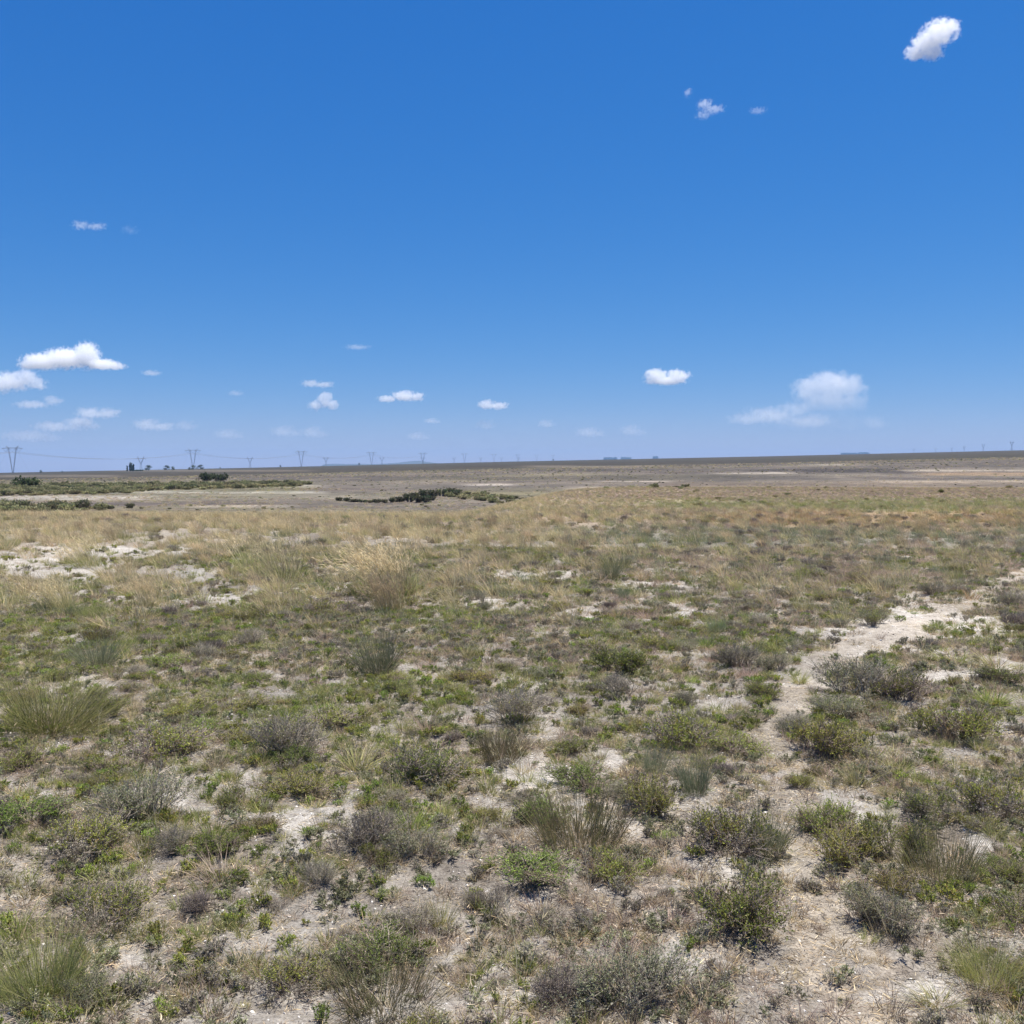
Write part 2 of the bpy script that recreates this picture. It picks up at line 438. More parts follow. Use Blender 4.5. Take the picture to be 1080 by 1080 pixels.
    n_f = noise(95, 6, .7); n_m = noise(14, 6, .65); n_v = N.new('ShaderNodeTexVoronoi'); n_v.inputs['Scale'].default_value = 55; L.new(tc.outputs['Object'], n_v.inputs['Vector'])
    r1 = ramp(n_f.outputs[0], .34, .66, (.55, .53, .52), (1.3, 1.3, 1.3)); r2 = ramp(n_m.outputs[0], .3, .7, (.66, .64, .62), (1.2, 1.2, 1.2))
    n_l = noise(.32, 9, .68); r3 = ramp(n_l.outputs[0], .32, .68, (.60, .60, .60), (1.34, 1.32, 1.30)); n_h = noise(.03, 8, .62); r4 = ramp(n_h.outputs[0], .35, .65, (.74, .75, .75), (1.24, 1.22, 1.18))
    c = mul(mul(mul(mul(at.outputs['Color'], r1.outputs[0]), r2.outputs[0]), r3.outputs[0]), r4.outputs[0])
    L.new(c, b.inputs['Base Color'])
    bp = N.new('ShaderNodeBump'); bp.inputs['Strength'].default_value = .9; bp.inputs['Distance'].default_value = .02
    ad = N.new('ShaderNodeMath'); ad.operation = 'MULTIPLY_ADD'; ad.inputs[1].default_value = .35
    L.new(n_f.outputs[0], ad.inputs[0]); L.new(n_m.outputs[0], ad.inputs[2]); L.new(ad.outputs[0], bp.inputs['Height']); L.new(bp.outputs[0], b.inputs['Normal'])
    L.new(b.outputs[0], out.inputs[0])
    o = link('ground', mb.mesh('ground', [m], True)); tag(o, kind='structure')
    return o

build_ground()

# ------------------------------------------------------------------ scatter by geometry nodes (stuff)
def scatter(name, protos, x, y, scl, idx, rz, tilt=.12, sink=0.0, label=None, cat=None, zs=None):
    n = len(x)
    if n == 0: return None
    z = height(x, y) - sink
    me = bpy.data.meshes.new(name)
    me.vertices.add(n); me.vertices.foreach_set('co', np.stack([x, y, z], 1).ravel())
    rot = np.stack([RNG.normal(0, tilt, n), RNG.normal(0, tilt, n), rz], 1)
    zs = np.ones(n) if zs is None else zs
    a = me.attributes.new('rot', 'FLOAT_VECTOR', 'POINT'); a.data.foreach_set('vector', rot.ravel().astype(np.float32))
    a = me.attributes.new('scl', 'FLOAT_VECTOR', 'POINT'); a.data.foreach_set('vector', np.stack([scl, scl, scl * zs], 1).ravel().astype(np.float32))
    a = me.attributes.new('pid', 'INT', 'POINT'); a.data.foreach_set('value', idx.astype(np.int32))
    me.update()
    pc = bpy.data.collections.new(name + '_kinds')
    for i, pm in enumerate(protos):
        pc.objects.link(bpy.data.objects.new('%s_kind_%02d' % (name, i), pm))
    ng = bpy.data.node_groups.new(name + '_scatter', 'GeometryNodeTree')
    ng.interface.new_socket('Geometry', in_out='INPUT', socket_type='NodeSocketGeometry')
    ng.interface.new_socket('Geometry', in_out='OUTPUT', socket_type='NodeSocketGeometry')
    N, L = ng.nodes, ng.links
    gi = N.new('NodeGroupInput'); go = N.new('NodeGroupOutput'); ip = N.new('GeometryNodeInstanceOnPoints'); ci = N.new('GeometryNodeCollectionInfo')
    ci.inputs['Collection'].default_value = pc; ci.inputs['Separate Children'].default_value = True; ci.inputs['Reset Children'].default_value = True
    def na(nm, ty):
        q = N.new('GeometryNodeInputNamedAttribute'); q.data_type = ty; q.inputs['Name'].default_value = nm
        return next(s for s in q.outputs if s.enabled and s.name == 'Attribute')
    L.new(gi.outputs[0], ip.inputs['Points']); L.new(ci.outputs[0], ip.inputs['Instance'])
    ip.inputs['Pick Instance'].default_value = True
    L.new(na('pid', 'INT'), ip.inputs['Instance Index']); L.new(na('rot', 'FLOAT_VECTOR'), ip.inputs['Rotation']); L.new(na('scl', 'FLOAT_VECTOR'), ip.inputs['Scale'])
    L.new(ip.outputs[0], go.inputs[0])
    o = link(name, me); md = o.modifiers.new('scatter', 'NODES'); md.node_group = ng
    tag(o, label, cat, kind='stuff')
    return o

def fan(d0, d1, dens, rng=RNG, tmax=.60, pad=2.0):
    """random ground points in the view's fan between forward distances d0 and d1"""
    W1 = tmax * d1 + pad
    n = int(dens * 2 * W1 * (d1 - d0))
    x = rng.uniform(-W1, W1, n); y = rng.uniform(d0, d1, n)
    k = np.abs(x) < tmax * y + pad
    return x[k], y[k]

# palettes for grass
gG = [(0.258, 0.279, 0.085, 4), (0.323, 0.329, 0.114, 3), (0.193, 0.23, 0.064, 3)]
gY = [(0.386, 0.349, 0.149, 3), (0.297, 0.312, 0.111, 3), (0.446, 0.386, 0.194, 2)]
gS = [(0.577, 0.454, 0.253, 4), (0.481, 0.37, 0.206, 3), (0.673, 0.544, 0.333, 2)]
gP = [(0.405, 0.283, 0.219, 3), (0.47, 0.34, 0.267, 3), (0.324, 0.227, 0.178, 2)]
gB = [(0.197, 0.219, 0.122, 4), (0.251, 0.262, 0.159, 3), (0.165, 0.178, 0.086, 2)]
gD = [(0.427, 0.344, 0.249, 3), (0.338, 0.277, 0.204, 3), (0.552, 0.446, 0.318, 2)]

def tuft_mesh(name, *a, **k): return make_tuft(*a, **k).mesh(name, [M_BLADE])

# small low tufts of the near turf (kinds: 0-1 green, 2-3 yellow green, 4-6 straw/dead, 7 pink, 8 grey-green herb, 9 tiny green herb)
low = []
low.append(tuft_mesh('low_green', 1, 46, .07, .075, .0030, .55, gG, gG))
low.append(tuft_mesh('low_green', 2, 60, .10, .055, .0032, .75, gG, gY))
low.append(tuft_mesh('low_yellow', 3, 46, .08, .09, .0028, .5, gG, gY))
low.append(tuft_mesh('low_yellow', 4, 50, .08, .07, .0028, .6, gY, gY))
low.append(tuft_mesh('low_straw', 5, 46, .08, .08, .0026, .7, gS, gS))
low.append(tuft_mesh('low_dead', 6, 50, .09, .06, .0028, .9, gD, gD))
low.append(tuft_mesh('low_dead', 7, 60, .11, .05, .003, 1.0, gD, gS))
low.append(tuft_mesh('low_pink', 8, 46, .09, .09, .0026, .6, gD, gP))
for sd, pal in ((9, GREYG), (10, GREEN), (11, GREY), (12, FRESH)):
    f, t = make_shrub(sd, .055, .045, lobes=4, stems=16, tw=5, lv=8, L=.0075, W=.0034, pal=pal, tpal=TWGREY, tr=.0008)
    low.append(joined([f, t], 'low_herb', [M_LEAF, M_TWIG]))
# mid-distance tufts, coarser
mid = []
mid.append(tuft_mesh('mid_tan', 21, 70, .22, .30, .0042, .38, gS, gS, bend=.4, wind=(-.22, 0, 0)))
mid.append(tuft_mesh('mid_tan', 22, 70, .24, .24, .0045, .5, gY, gS, bend=.4, wind=(-.2, 0, 0)))
mid.append(tuft_mesh('mid_pink', 23, 70, .24, .19, .0045, .5, gD, gP, bend=.4, wind=(-.12, 0, 0)))
mid.append(tuft_mesh('mid_green', 24, 70, .24, .21, .0045, .5, gG, gY, bend=.35))
mid.append(tuft_mesh('mid_blue', 25, 70, .24, .20, .0045, .5, gB, gB, bend=.35))
mid.append(tuft_mesh('mid_dead', 26, 70, .26, .15, .0048, .7, gD, gD, bend=.4))
mid.append(tuft_mesh('mid_orange', 27, 70, .22, .24, .0045, .45, [(.40, .29, .15, 3), (.36, .25, .13, 2)], [(.44, .31, .16, 3), (.46, .36, .2, 2)], bend=.4, wind=(-.15, 0, 0)))
# thin single stalks
st, hd = make_straw(31, 5, .15, .42, width=.0030)
stalk = joined([st, hd], 'stalk', [M_BLADE, M_BLADE])
# dry litter lying on the ground
def litter_mesh(seed, pal, n=40, R=.12, L=.06, w=.0026):
    rng = np.random.default_rng(seed); mb = MB()
    a = rng.uniform(0, 6.28, n); r = R * np.sqrt(rng.uniform(0, 1, n)); d = rng.uniform(0, 6.28, n)
    base = np.stack([np.cos(a) * r, np.sin(a) * r, rng.uniform(.002, .014, n)], 1)
    dd = np.stack([np.cos(d), np.sin(d), rng.normal(.03, .12, n)], 1)
    c = pick(pal, n, rng, .25)
    ribbons(mb, base, dd, L * rng.uniform(.3, 1.2, n), w * rng.uniform(.6, 1.4, n), rng.normal(0, .2, (n, 3)) * [1, 1, .3], c, c, 2, rng=rng)
    return mb.mesh('litter', [M_BLADE])
lit = [litter_mesh(41, gS, 70, .12, .028, .002), litter_mesh(42, gD, 80, .12, .028, .0022), litter_mesh(43, [(.16, .13, .11, 2), (.11, .09, .075, 2)], 46, .12, .026, .0028), litter_mesh(44, gD, 90, .14, .018, .0035)]
# pebbles and crumbs of soil
def stone_mesh(seed, rgb):
    rng = np.random.default_rng(seed); mb = MB()
    bm = __import__('bmesh').new(); __import__('bmesh').ops.create_icosphere(bm, subdivisions=1, radius=1)
    bm.verts.ensure_lookup_table()
    v = np.array([x.co[:] for x in bm.verts]); f = np.array([[q.index for q in p.verts] for p in bm.faces]); bm.free()
    v = v * (1 + rng.normal(0, .16, (len(v), 1))) * [1, .8, .55]
    mb.add(v, f, np.array(rgb)); return mb.mesh('pebble', [M_TWIG])
peb = [stone_mesh(51, (.62, .59, .54)), stone_mesh(52, (.42, .37, .31)), stone_mesh(53, (.30, .26, .22)), stone_mesh(54, (.66, .63, .58))]

# low turf
x, y = fan(2.0, 5.5, 620); x2, y2 = fan(5.5, 11, 380); x3, y3 = fan(11, 19, 130, pad=3)
X = np.concatenate([x, x2, x3]); Y = np.concatenate([y, y2, y3])
tr, sa, px, py = zones(X, Y)
g = fbm(X / .9, Y / .9, 61, 3); g2 = fbm(X / .45, Y / .45, 62, 3); g3 = fbm(X / 2.5, Y / 2.5, 63, 3)
keep = RNG.uniform(0, 1, len(X)) < np.clip(.42 + 1.5 * (g2 - .38) + .35 * sstep(5, 9, Y), .10, 1) * (1 - (.48 + .42 * sstep(3.5, 6, Y)) * tr) * (1 - .88 * sa)
X, Y, g, g3, tr, px = [q[keep] for q in (X, Y, g, g3, tr, px)]
n = len(X); u = RNG.uniform(0, 1, n)
left = sstep(700, 250, px)
gp = np.clip(.16 + .9 * (g - .42) * 2 + .34 * left * sstep(2.5, 6, Y), .06, .85) * (1 - .7 * tr)          # chance of being green
isg = u < gp
idx = np.where(isg, RNG.choice([0, 1, 2, 3, 9, 11, 8], n, p=[.16, .2, .16, .16, .14, .1, .08]), RNG.choice([4, 5, 6, 7, 8, 10], n, p=[.14, .2, .18, .16, .14, .18]))
scatter('grass', low, X, Y, RNG.uniform(.35, 1.15, n) * (1 + .035 * np.maximum(Y - 4, 0)), idx, RNG.uniform(0, 6.28, n), label='short dry and green grass with small herbs covering the plain', cat='grass')
# litter
x, y = fan(2.0, 6, 130); x2, y2 = fan(6, 12, 50)
X = np.concatenate([x, x2]); Y = np.concatenate([y, y2]); tr, sa, px, py = zones(X, Y)
k = RNG.uniform(0, 1, len(X)) < (.85 - .25 * tr - .7 * sa); X, Y, tr = X[k], Y[k], tr[k]; n = len(X)
scatter('dry_litter', lit, X, Y, RNG.uniform(.6, 1.4, n), np.where(RNG.uniform(0, 1, n) < tr * .7, 0, RNG.choice(4, n, p=[.24, .34, .22, .2])), RNG.uniform(0, 6.28, n), tilt=.08, label='dead straw and twig bits littering the soil', cat='plant litter')
# pebbles
x, y = fan(2.0, 6, 300); x2, y2 = fan(6, 12, 80)
X = np.concatenate([x, x2]); Y = np.concatenate([y, y2]); n = len(X)
scatter('gravel', peb, X, Y, .0035 + .006 * RNG.uniform(0, 1, n) ** 3 + .0012 * np.maximum(Y - 4, 0) * .6, RNG.choice(4, n, p=[.34, .28, .22, .16]), RNG.uniform(0, 6.28, n), tilt=.4, label='small pale pebbles and soil crumbs on bare ground', cat='gravel')
# mid grass: patchwork of dry tan, pinkish, green and grey-green, out to the rim of the rise
def zone_kind(px, py, x, y, n):
    """choose a mid-grass kind per point from where it stands"""
    nz = fbm(x / 5, y / 5, 71, 3); nz2 = fbm(x / 2.2, y / 2.2, 72, 3)
    w = np.zeros((n, 7))
    L_ = 1 - sstep(480, 720, px)                    # left: pale straw grass
    w[:, 0] = .75 * L_ + .22 
    w[:, 6] = 1.7 * np.exp(-((py - 550 + (nz - .5) * 12) / 8) ** 2) * sstep(640, 860, px) + .25 * sstep(.5, .65, nz2) * (1 - L_)
    w[:, 1] = .35 * L_ + .25
    w[:, 2] = .12 + .65 * (1 - L_) * sstep(.4, .6, nz) + 1.4 * np.exp(-((py - 521 + (nz2 - .5) * 10) / 7) ** 2) * (1 - L_)
    w[:, 3] = .20 + .5 * sstep(.5, .65, nz2) + 2.6 * np.exp(-((py - 532 + (nz - .5) * 10) / 6) ** 2) * sstep(600, 800, px)
    w[:, 4] = .14 + 2.2 * np.exp(-((py - 567 + (nz - .5) * 12) / 9) ** 2) * sstep(540, 740, px) + .3 * sstep(.55, .7, nz)
    w[:, 5] = .35
    w /= w.sum(1, keepdims=True)
    return (np.cumsum(w, 1) < RNG.uniform(0, 1, (n, 1))).sum(1).clip(0, 6)
x, y = fan(9.5, 18, 13, pad=3); x2, y2 = fan(18, 36, 15, pad=4); x3, y3 = fan(36, 100, 15, pad=6)
X = np.concatenate([x, x2, x3]); Y = np.concatenate([y, y2, y3])
tr, sa, px, py = zones(X, Y)
ddrop = 27 + 42 * sstep(-.06, .12, np.clip(X / Y, -.9, .9))
cov = sstep(.28, .5, fbm(X / 1.6, Y / 1.6, 73, 3))
keep = RNG.uniform(0, 1, len(X)) < (.25 + .75 * np.maximum(cov, sstep(30, 40, Y))) * (1 - .95 * tr) * (1 - .9 * sa) * sstep(9, 14, Y) * (1 - sstep(4, 22, Y - ddrop))
X, Y, px, py = X[keep], Y[keep], px[keep], py[keep]; n = len(X)
scatter('dry_grass', mid, X, Y, RNG.uniform(.6, 1.15, n) * (1 - .35 * sstep(32, 48, Y)), zone_kind(px, py, X, Y, n), RNG.normal(0, .7, n), label='tawny knee-high grass covering the rise behind the open ground', cat='dry grass')
# scattered thin stalks
x, y = fan(3, 13, 1.3); x2, y2 = fan(9, 26, 2.5)
X = np.concatenate([x, x2]); Y = np.concatenate([y, y2]); tr, sa, px, py = zones(X, Y); k = (tr < .3); X, Y = X[k], Y[k]; n = len(X)
scatter('grass_stalks', [stalk], X, Y, RNG.uniform(.5, 1.0, n), np.zeros(n), RNG.normal(0, .8, n), label='thin pale grass stalks standing above the turf', cat='grass stalks')

# ------------------------------------------------------------------ individual shrubs and tussocks
class Kind:
    """a kind of plant: several prototypes, each as separate parts (large copies) and as one mesh (small copies)"""
    def __init__(s, name, cat, group, partnames, mats, protos, base_w, base_h):
        s.name, s.cat, s.group, s.pn, s.mats = name, cat, group, partnames, mats
        s.parts = [[p.mesh(nm, [mt]) for p, nm, mt in zip(pr, partnames, mats)] for pr in protos]
        s.one = [joined(pr, name, mats) for pr in protos]
        s.w, s.h = base_w, base_h
        s.items = []      # (x, y, width m, height m, label or None, proto)
    def want(s, x, y, w, h, label=None, proto=None, nick=None):
        s.items.append([x, y, w, h, label, int(RNG.integers(len(s.one))) if proto is None else proto, nick])

def shrubs(seeds, **k): return [make_shrub(sd, .22, .20, **k) for sd in seeds]
BROWN = [(.26, .19, .11, 3), (.20, .15, .09, 2), (.30, .25, .17, 2)]
g_ = dict(stems=110, tw=8, lv=10, L=.0105, W=.0042)
K_GREEN = Kind('dwarf_shrub', 'shrub', 'green dwarf shrubs on the plain', ['foliage', 'twigs'], [M_LEAF, M_TWIG],
               shrubs((101,), pal=GREEN, lobes=9, pal2=BROWN, **g_) + shrubs((102,), pal=GREEN, lobes=12, pal2=GREY, mixp=.35, **g_) + shrubs((103,), pal=GREEN, lobes=7, pal2=GREYG, **g_)
               + shrubs((104,), pal=FRESH, lobes=8, pal2=BROWN, **g_) + shrubs((105, 106), pal=OLIVE, lobes=9, pal2=BROWN, **g_)
               + shrubs((107, 108), pal=OLIVE, lobes=15, pal2=GREY, mixp=.3, **g_), .44, .20)
h_ = dict(lobes=8, tr=.0008)
K_GREY = Kind('grey_shrub', 'shrub', 'grey dwarf shrubs on the plain', ['foliage', 'twigs'], [M_LEAF, M_TWIG],
              shrubs((111,), pal=GREY, tpal=TWGREY, stems=110, tw=11, lv=4, L=.0085, W=.003, up=.6, pal2=GREEN, **h_) + shrubs((112,), pal=GREY, tpal=TWGREY, stems=100, tw=11, lv=4, L=.0085, W=.003, up=.5, pal2=BROWN, mixp=.4, lobes=12, tr=.0008)
              + shrubs((113,), pal=GREYG, tpal=TWGREY, stems=110, tw=9, lv=8, L=.009, W=.0034, up=.5, pal2=GREY, mixp=.4, **h_) + shrubs((114,), pal=GREYG, tpal=TWGREY, stems=110, tw=9, lv=8, L=.009, W=.0034, up=.45, pal2=GREEN, mixp=.4, lobes=13, tr=.0008)
              + shrubs((115,), pal=GREY, tpal=TWDARK + [(.15, .12, .125, 2)], stems=120, tw=12, lv=2, L=.008, W=.003, up=.7, tr=.0009), .44, .20)
K_RUSH = Kind('rush_tussock', 'tussock', 'wiry rush tussocks', ['blades', 'dead_blades'], [M_BLADE, M_BLADE],
              [[make_tuft(sd, 560, .17, .34, .0017, .36, gB, gB, bend=.14, base_r=.5), make_tuft(sd + 50, 60, .16, .16, .003, .7, gD, gD)] for sd in (121, 122)]
              + [[make_tuft(123, 900, .19, .30, .0016, .5, gG, gY, bend=.25, base_r=.6), make_tuft(173, 70, .16, .14, .003, .7, gD, gP)]]
              + [[make_tuft(124, 520, .19, .30, .0017, .35, [(.16, .125, .07, 2), (.15, .145, .06, 2)], [(.20, .16, .09, 2), (.17, .16, .07, 2)], bend=.15, base_r=.6), make_tuft(174, 60, .16, .14, .003, .7, gD, gD)]], .34, .30)
K_TUFT = Kind('grass_tuft', 'grass tuft', 'grass tufts standing on the plain', ['blades', 'dead_blades'], [M_BLADE, M_BLADE],
              [[make_tuft(131, 150, .12, .20, .003, .5, gG, gY, bend=.35), make_tuft(181, 60, .12, .10, .003, .8, gS, gS)],
               [make_tuft(132, 140, .12, .18, .003, .55, gY, gY, bend=.4), make_tuft(182, 50, .12, .10, .003, .8, gD, gD)],
               [make_tuft(133, 140, .12, .20, .0028, .5, gD, gS, bend=.4), make_tuft(183, 50, .12, .10, .003, .8, gD, gD)],
               [make_tuft(134, 140, .12, .19, .003, .5, gD, gP, bend=.35), make_tuft(184, 50, .12, .10, .003, .8, gD, gP)],
               [make_tuft(135, 160, .12, .17, .0032, .55, gG, FRESH, bend=.3), make_tuft(185, 40, .12, .09, .003, .8, gY, gS)]], .26, .19)
def straw_proto(sd, n=60):
    st, hd = make_straw(sd, n, .30, .62)
    bl = make_tuft(sd + 60, 240, .30, .34, .0038, .35, gG, gY, bend=.3, wind=(-.12, 0, 0), base_r=.6)
    return [bl, st, hd]
K_STRAW = Kind('straw_tussock', 'tussock', 'tall straw coloured tussocks', ['blades', 'stalks', 'seed_heads'], [M_BLADE] * 3, [straw_proto(141, 230), straw_proto(142, 90), straw_proto(143, 44)], .5, .55)

def at_px(kind, px, py, wpx, hpx, label=None, proto=None, nick=None):
    x, y, z = px2g(px, py)
    d = math.hypot(y, EYE - z)
    w = wpx / F * d
    # seen from above at a slant: the outline's height is part depth, part height
    e = math.atan2(EYE - z, y)
    h = max(.4 * w * .5, (hpx / F * d - .55 * w * math.sin(e)) / math.cos(e))
    if kind in (K_RUSH, K_STRAW): h = max(h, .95 * hpx / F * d / math.cos(e))
    kind.want(x, y + w * .30 * math.sin(min(1.2, 2 * e)), w, min(h, w * (.40 if kind in (K_GREEN, K_GREY) else 1.1)), label, proto, nick)

A = at_px
# the plants one can single out (column, row of the foot, width, height in the photograph)
A(K_GREEN, 795, 992, 125, 82, 'dense dark green shrub on the left edge of the footpath, nearest of its row', 0, 'the dense dark shrub by the path')
A(K_GREEN, 770, 905, 105, 62, 'brownish green shrub behind the dense dark one left of the footpath', 1, 'the brownish shrub by the path')
A(K_RUSH, 812, 908, 55, 62, 'fine green wiry tuft at the right end of the brownish shrub by the path', 0)
A(K_GREEN, 882, 885, 80, 70, 'tall fresh green shrub at the left end of the thicket right of the footpath', 3, 'the thicket right of the path')
A(K_GREEN, 900, 918, 90, 55, 'yellowish green shrub in the front of the thicket right of the footpath', 4)
A(K_GREEN, 950, 918, 100, 62, 'wide green shrub in the middle of the thicket right of the footpath', 2)
A(K_RUSH, 1002, 938, 95, 75, 'brown green grassy clump at the right end of the thicket beside the footpath', 3, 'the grassy clump ending the thicket')
A(K_GREEN, 1050, 866, 85, 75, 'round brownish green shrub behind a white bare patch near the right edge', 1, 'the round shrub behind the white patch')
A(K_GREEN, 1075, 935, 50, 65, 'green shrub cut by the right edge below the white bare patch', 0)
A(K_GREY, 950, 990, 95, 55, 'sparse grey green shrub in front of the thicket right of the footpath', 2, 'the sparse shrub before the thicket')
A(K_RUSH, 612, 902, 105, 85, 'brown and green upright rush clump near the middle of the foreground', 3, 'the brown rush clump')
A(K_GREEN, 645, 932, 70, 60, 'green leafy shrub in front of the brown rush clump', 0)
A(K_GREEN, 572, 872, 65, 35, 'low bright green shrub touching the left of the brown rush clump', 3)
A(K_GREEN, 690, 862, 80, 45, 'low spreading green shrub right behind the brown rush clump', 4)
A(K_GREEN, 868, 805, 95, 70, 'broad olive yellow shrub on the right of the footpath where it narrows', 5, 'the broad olive shrub by the path')
A(K_GREEN, 846, 832, 36, 30, 'small olive shrub on the path edge in front of the broad olive shrub', 4)
A(K_GREEN, 1012, 785, 90, 52, 'dark green shrub right of the broad olive shrub, near the right edge', 0, 'the dark shrub right of the olive one')
A(K_GREY, 905, 735, 90, 55, 'grey green mound of shrub below the bend of the footpath', 2, 'the grey mound below the path bend')
A(K_GREY, 890, 760, 70, 30, 'low blue grey shrub in front of the grey mound at the path bend', 3)
A(K_GREEN, 955, 740, 70, 40, 'green shrub right of the grey mound at the path bend', 1)
A(K_TUFT, 1050, 745, 60, 35, 'fresh green grass tuft below the pale track at the right edge', 4)
A(K_TUFT, 1010, 700, 80, 26, 'green grassy strip between two pale bare patches right of the path', 0, 'the grassy strip between pale patches')
A(K_GREY, 985, 684, 24, 18, 'dark brown grey dome of shrub at the head of the grassy strip', 4)
A(K_TUFT, 1055, 708, 70, 26, 'pale green grass clump at the right end of the grassy strip', 1)
A(K_GREY, 385, 900, 90, 68, 'large grey twiggy shrub left of centre with green grass behind it', 0, 'the large grey twiggy shrub')
A(K_GREEN, 395, 915, 45, 30, 'small dark green shrub under the front of the large grey twiggy shrub', 0)
A(K_TUFT, 432, 885, 70, 50, 'bright yellow green grass tuft rising behind the large grey twiggy shrub', 4)
A(K_GREY, 440, 910, 70, 50, 'grey green shrub on the right of the large grey twiggy shrub', 2)
A(K_GREY, 210, 973, 55, 48, 'dark purplish dead shrub in the lower left of the foreground', 4, 'the dark purplish dead shrub')
A(K_GREY, 140, 872, 110, 62, 'large soft grey green bush in the left foreground', 2, 'the large soft grey green bush')
A(K_GREEN, 85, 908, 95, 52, 'olive green bush in front of the large soft grey green bush', 1)
A(K_GREEN, 222, 908, 60, 48, 'bright green bush right of the large soft grey green bush', 3, 'the bright green bush on the left')
A(K_GREY, 180, 905, 60, 45, 'grey bush squeezed against the left of the bright green bush', 0)
A(K_GREEN, 105, 985, 105, 65, 'spreading green shrub left of the dark purplish dead shrub', 1, 'the spreading shrub at lower left')
A(K_RUSH, 30, 1065, 90, 85, 'yellow green grassy clump in the lower left corner', 2, 'the corner grass clump')
A(K_GREY, 85, 1068, 65, 60, 'grey green shrub with tall pale stalks right of the corner grass clump', 3)
A(K_GREEN, 248, 852, 52, 42, 'dark green shrub with brown twigs right of the large soft grey green bush', 2)
A(K_GREEN, 172, 802, 95, 48, 'dark green and brown shrub below the big yellow green tussock', 1, 'the green and brown shrub on the left')
A(K_RUSH, 48, 775, 105, 80, 'big yellow green tussock at the left edge', 2, 'the big yellow green tussock')
A(K_RUSH, 100, 705, 60, 40, 'blue green wiry tussock behind the big yellow green one', 0, 'the blue green tussock on the left')
A(K_GREEN, 112, 757, 48, 26, 'dark green low shrub right of the big yellow green tussock', 2)
A(K_GREEN, 20, 812, 60, 45, 'green bush at the left edge in front of the big yellow green tussock', 0)
A(K_RUSH, 397, 713, 62, 55, 'blue green fan shaped rush tussock left of centre', 1, 'the fan shaped rush tussock')
A(K_RUSH, 735, 842, 48, 50, 'grey green rush tussock beside the footpath, right of the smaller one', 1, 'the rush tussock by the path')
A(K_RUSH, 690, 820, 36, 40, 'small green rush tussock left of the grey green one by the footpath', 0)
A(K_GREEN, 450, 830, 100, 50, 'wide green shrub in the middle distance below the fan shaped tussock', 1, 'the wide shrub below the fan tussock')
A(K_TUFT, 375, 815, 65, 50, 'yellowish upright grass tuft left of the wide green shrub', 1)
A(K_RUSH, 527, 805, 60, 52, 'green grassy tussock right of the wide green shrub', 3)
A(K_GREEN, 605, 798, 45, 32, 'small rounded dark green shrub left of a pale bare patch at centre', 0, 'the small rounded shrub at centre')
A(K_GREY, 550, 765, 85, 45, 'brown grey sprawling shrub above the green grassy tussock', 0, 'the sprawling brown grey shrub')
A(K_GREEN, 655, 712, 70, 38, 'dark green shrub with grey companions above centre right', 2, 'the dark shrub above centre right')
A(K_GREY, 655, 735, 50, 26, 'pale grey tuft of shrub in front of the dark shrub above centre right', 1)
A(K_GREEN, 625, 728, 22, 16, 'tiny bright green shrub left of the pale grey tuft of shrub', 3)
A(K_GREEN, 722, 790, 80, 55, 'green shrub with dead brown front left of the footpath bend', 1, 'the brown fronted shrub by the path')
A(K_GREEN, 808, 738, 38, 24, 'small dark green shrub left of the footpath where it bends', 0)
A(K_GREY, 780, 705, 60, 34, 'brown grey shrub on pinkish ground left of the path bend', 0)
A(K_GREY, 820, 708, 45, 28, 'grey green shrub on the white patch left of the path bend', 2)
A(K_GREY, 665, 1085, 140, 80, 'large grey green shrub cut by the lower edge near the middle', 2, 'the large shrub at the lower edge')
A(K_GREY, 592, 1062, 75, 62, 'dark brown bare twigged shrub left of the large one at the lower edge', 4)
A(K_GREY, 610, 976, 34, 36, 'small stiff grey tuft on bare soil in front of the brown rush clump', 4, 'the small stiff grey tuft')
A(K_GREY, 440, 990, 60, 45, 'grey shrub with a green side in the centre left foreground', 0, 'the grey shrub with a green side')
A(K_TUFT, 465, 985, 40, 60, 'green grass tuft growing in the grey shrub at centre left foreground', 0)
A(K_GREY, 335, 940, 55, 62, 'grey bare twigged shrub in front of the large grey twiggy shrub', 0)
A(K_GREY, 520, 962, 55, 40, 'brownish grey low shrub left of the small stiff grey tuft', 1)
A(K_RUSH, 1050, 1045, 60, 75, 'green upright grassy clump in the lower right corner', 2, 'the green clump at lower right')
A(K_TUFT, 1000, 1075, 70, 40, 'yellow grass tuft at the lower edge left of the lower right clump', 1)
A(K_GREEN, 300, 1060, 85, 45, 'spreading green shrub at the lower edge left of centre', 1)
A(K_RUSH, 400, 1082, 120, 60, 'grey brown grassy clump cut by the lower edge left of centre', 3)
A(K_STRAW, 415, 632, 75, 58, 'tall straw tussock bent by wind, largest of the tall ones, left of centre', 0, 'the largest straw tussock')
A(K_STRAW, 850, 645, 30, 44, 'yellow green tussock with straw plume alone right of centre', 2, 'the lone straw plume on the right')
A(K_STRAW, 92, 598, 40, 32, 'upright straw tussock standing in the white bare patch at left', 1, 'the straw tussock in the white patch')
A(K_STRAW, 650, 602, 36, 42, 'thin straw tussock in the grass right of centre', 2)
A(K_STRAW, 300, 612, 55, 44, 'straw and green tussock left of the largest straw tussock', 1)
A(K_STRAW, 262, 600, 45, 40, 'green based straw tussock right of the white patch on the left', 2)
A(K_GREY, 182, 650, 32, 24, 'round dark blue grey bush behind the left foreground', 4, 'the round dark bush on the left')
A(K_GREY, 262, 682, 45, 30, 'dark brown grey bush right of the round dark bush on the left', 0)
A(K_GREY, 300, 802, 95, 52, 'wide grey bush with green front in the left middle ground', 0, 'the wide grey bush')
A(K_GREEN, 310, 808, 50, 26, 'green shrub under the front of the wide grey bush', 3)
A(K_GREEN, 432, 738, 32, 22, 'small dark green shrub right below the fan shaped rush tussock', 2)
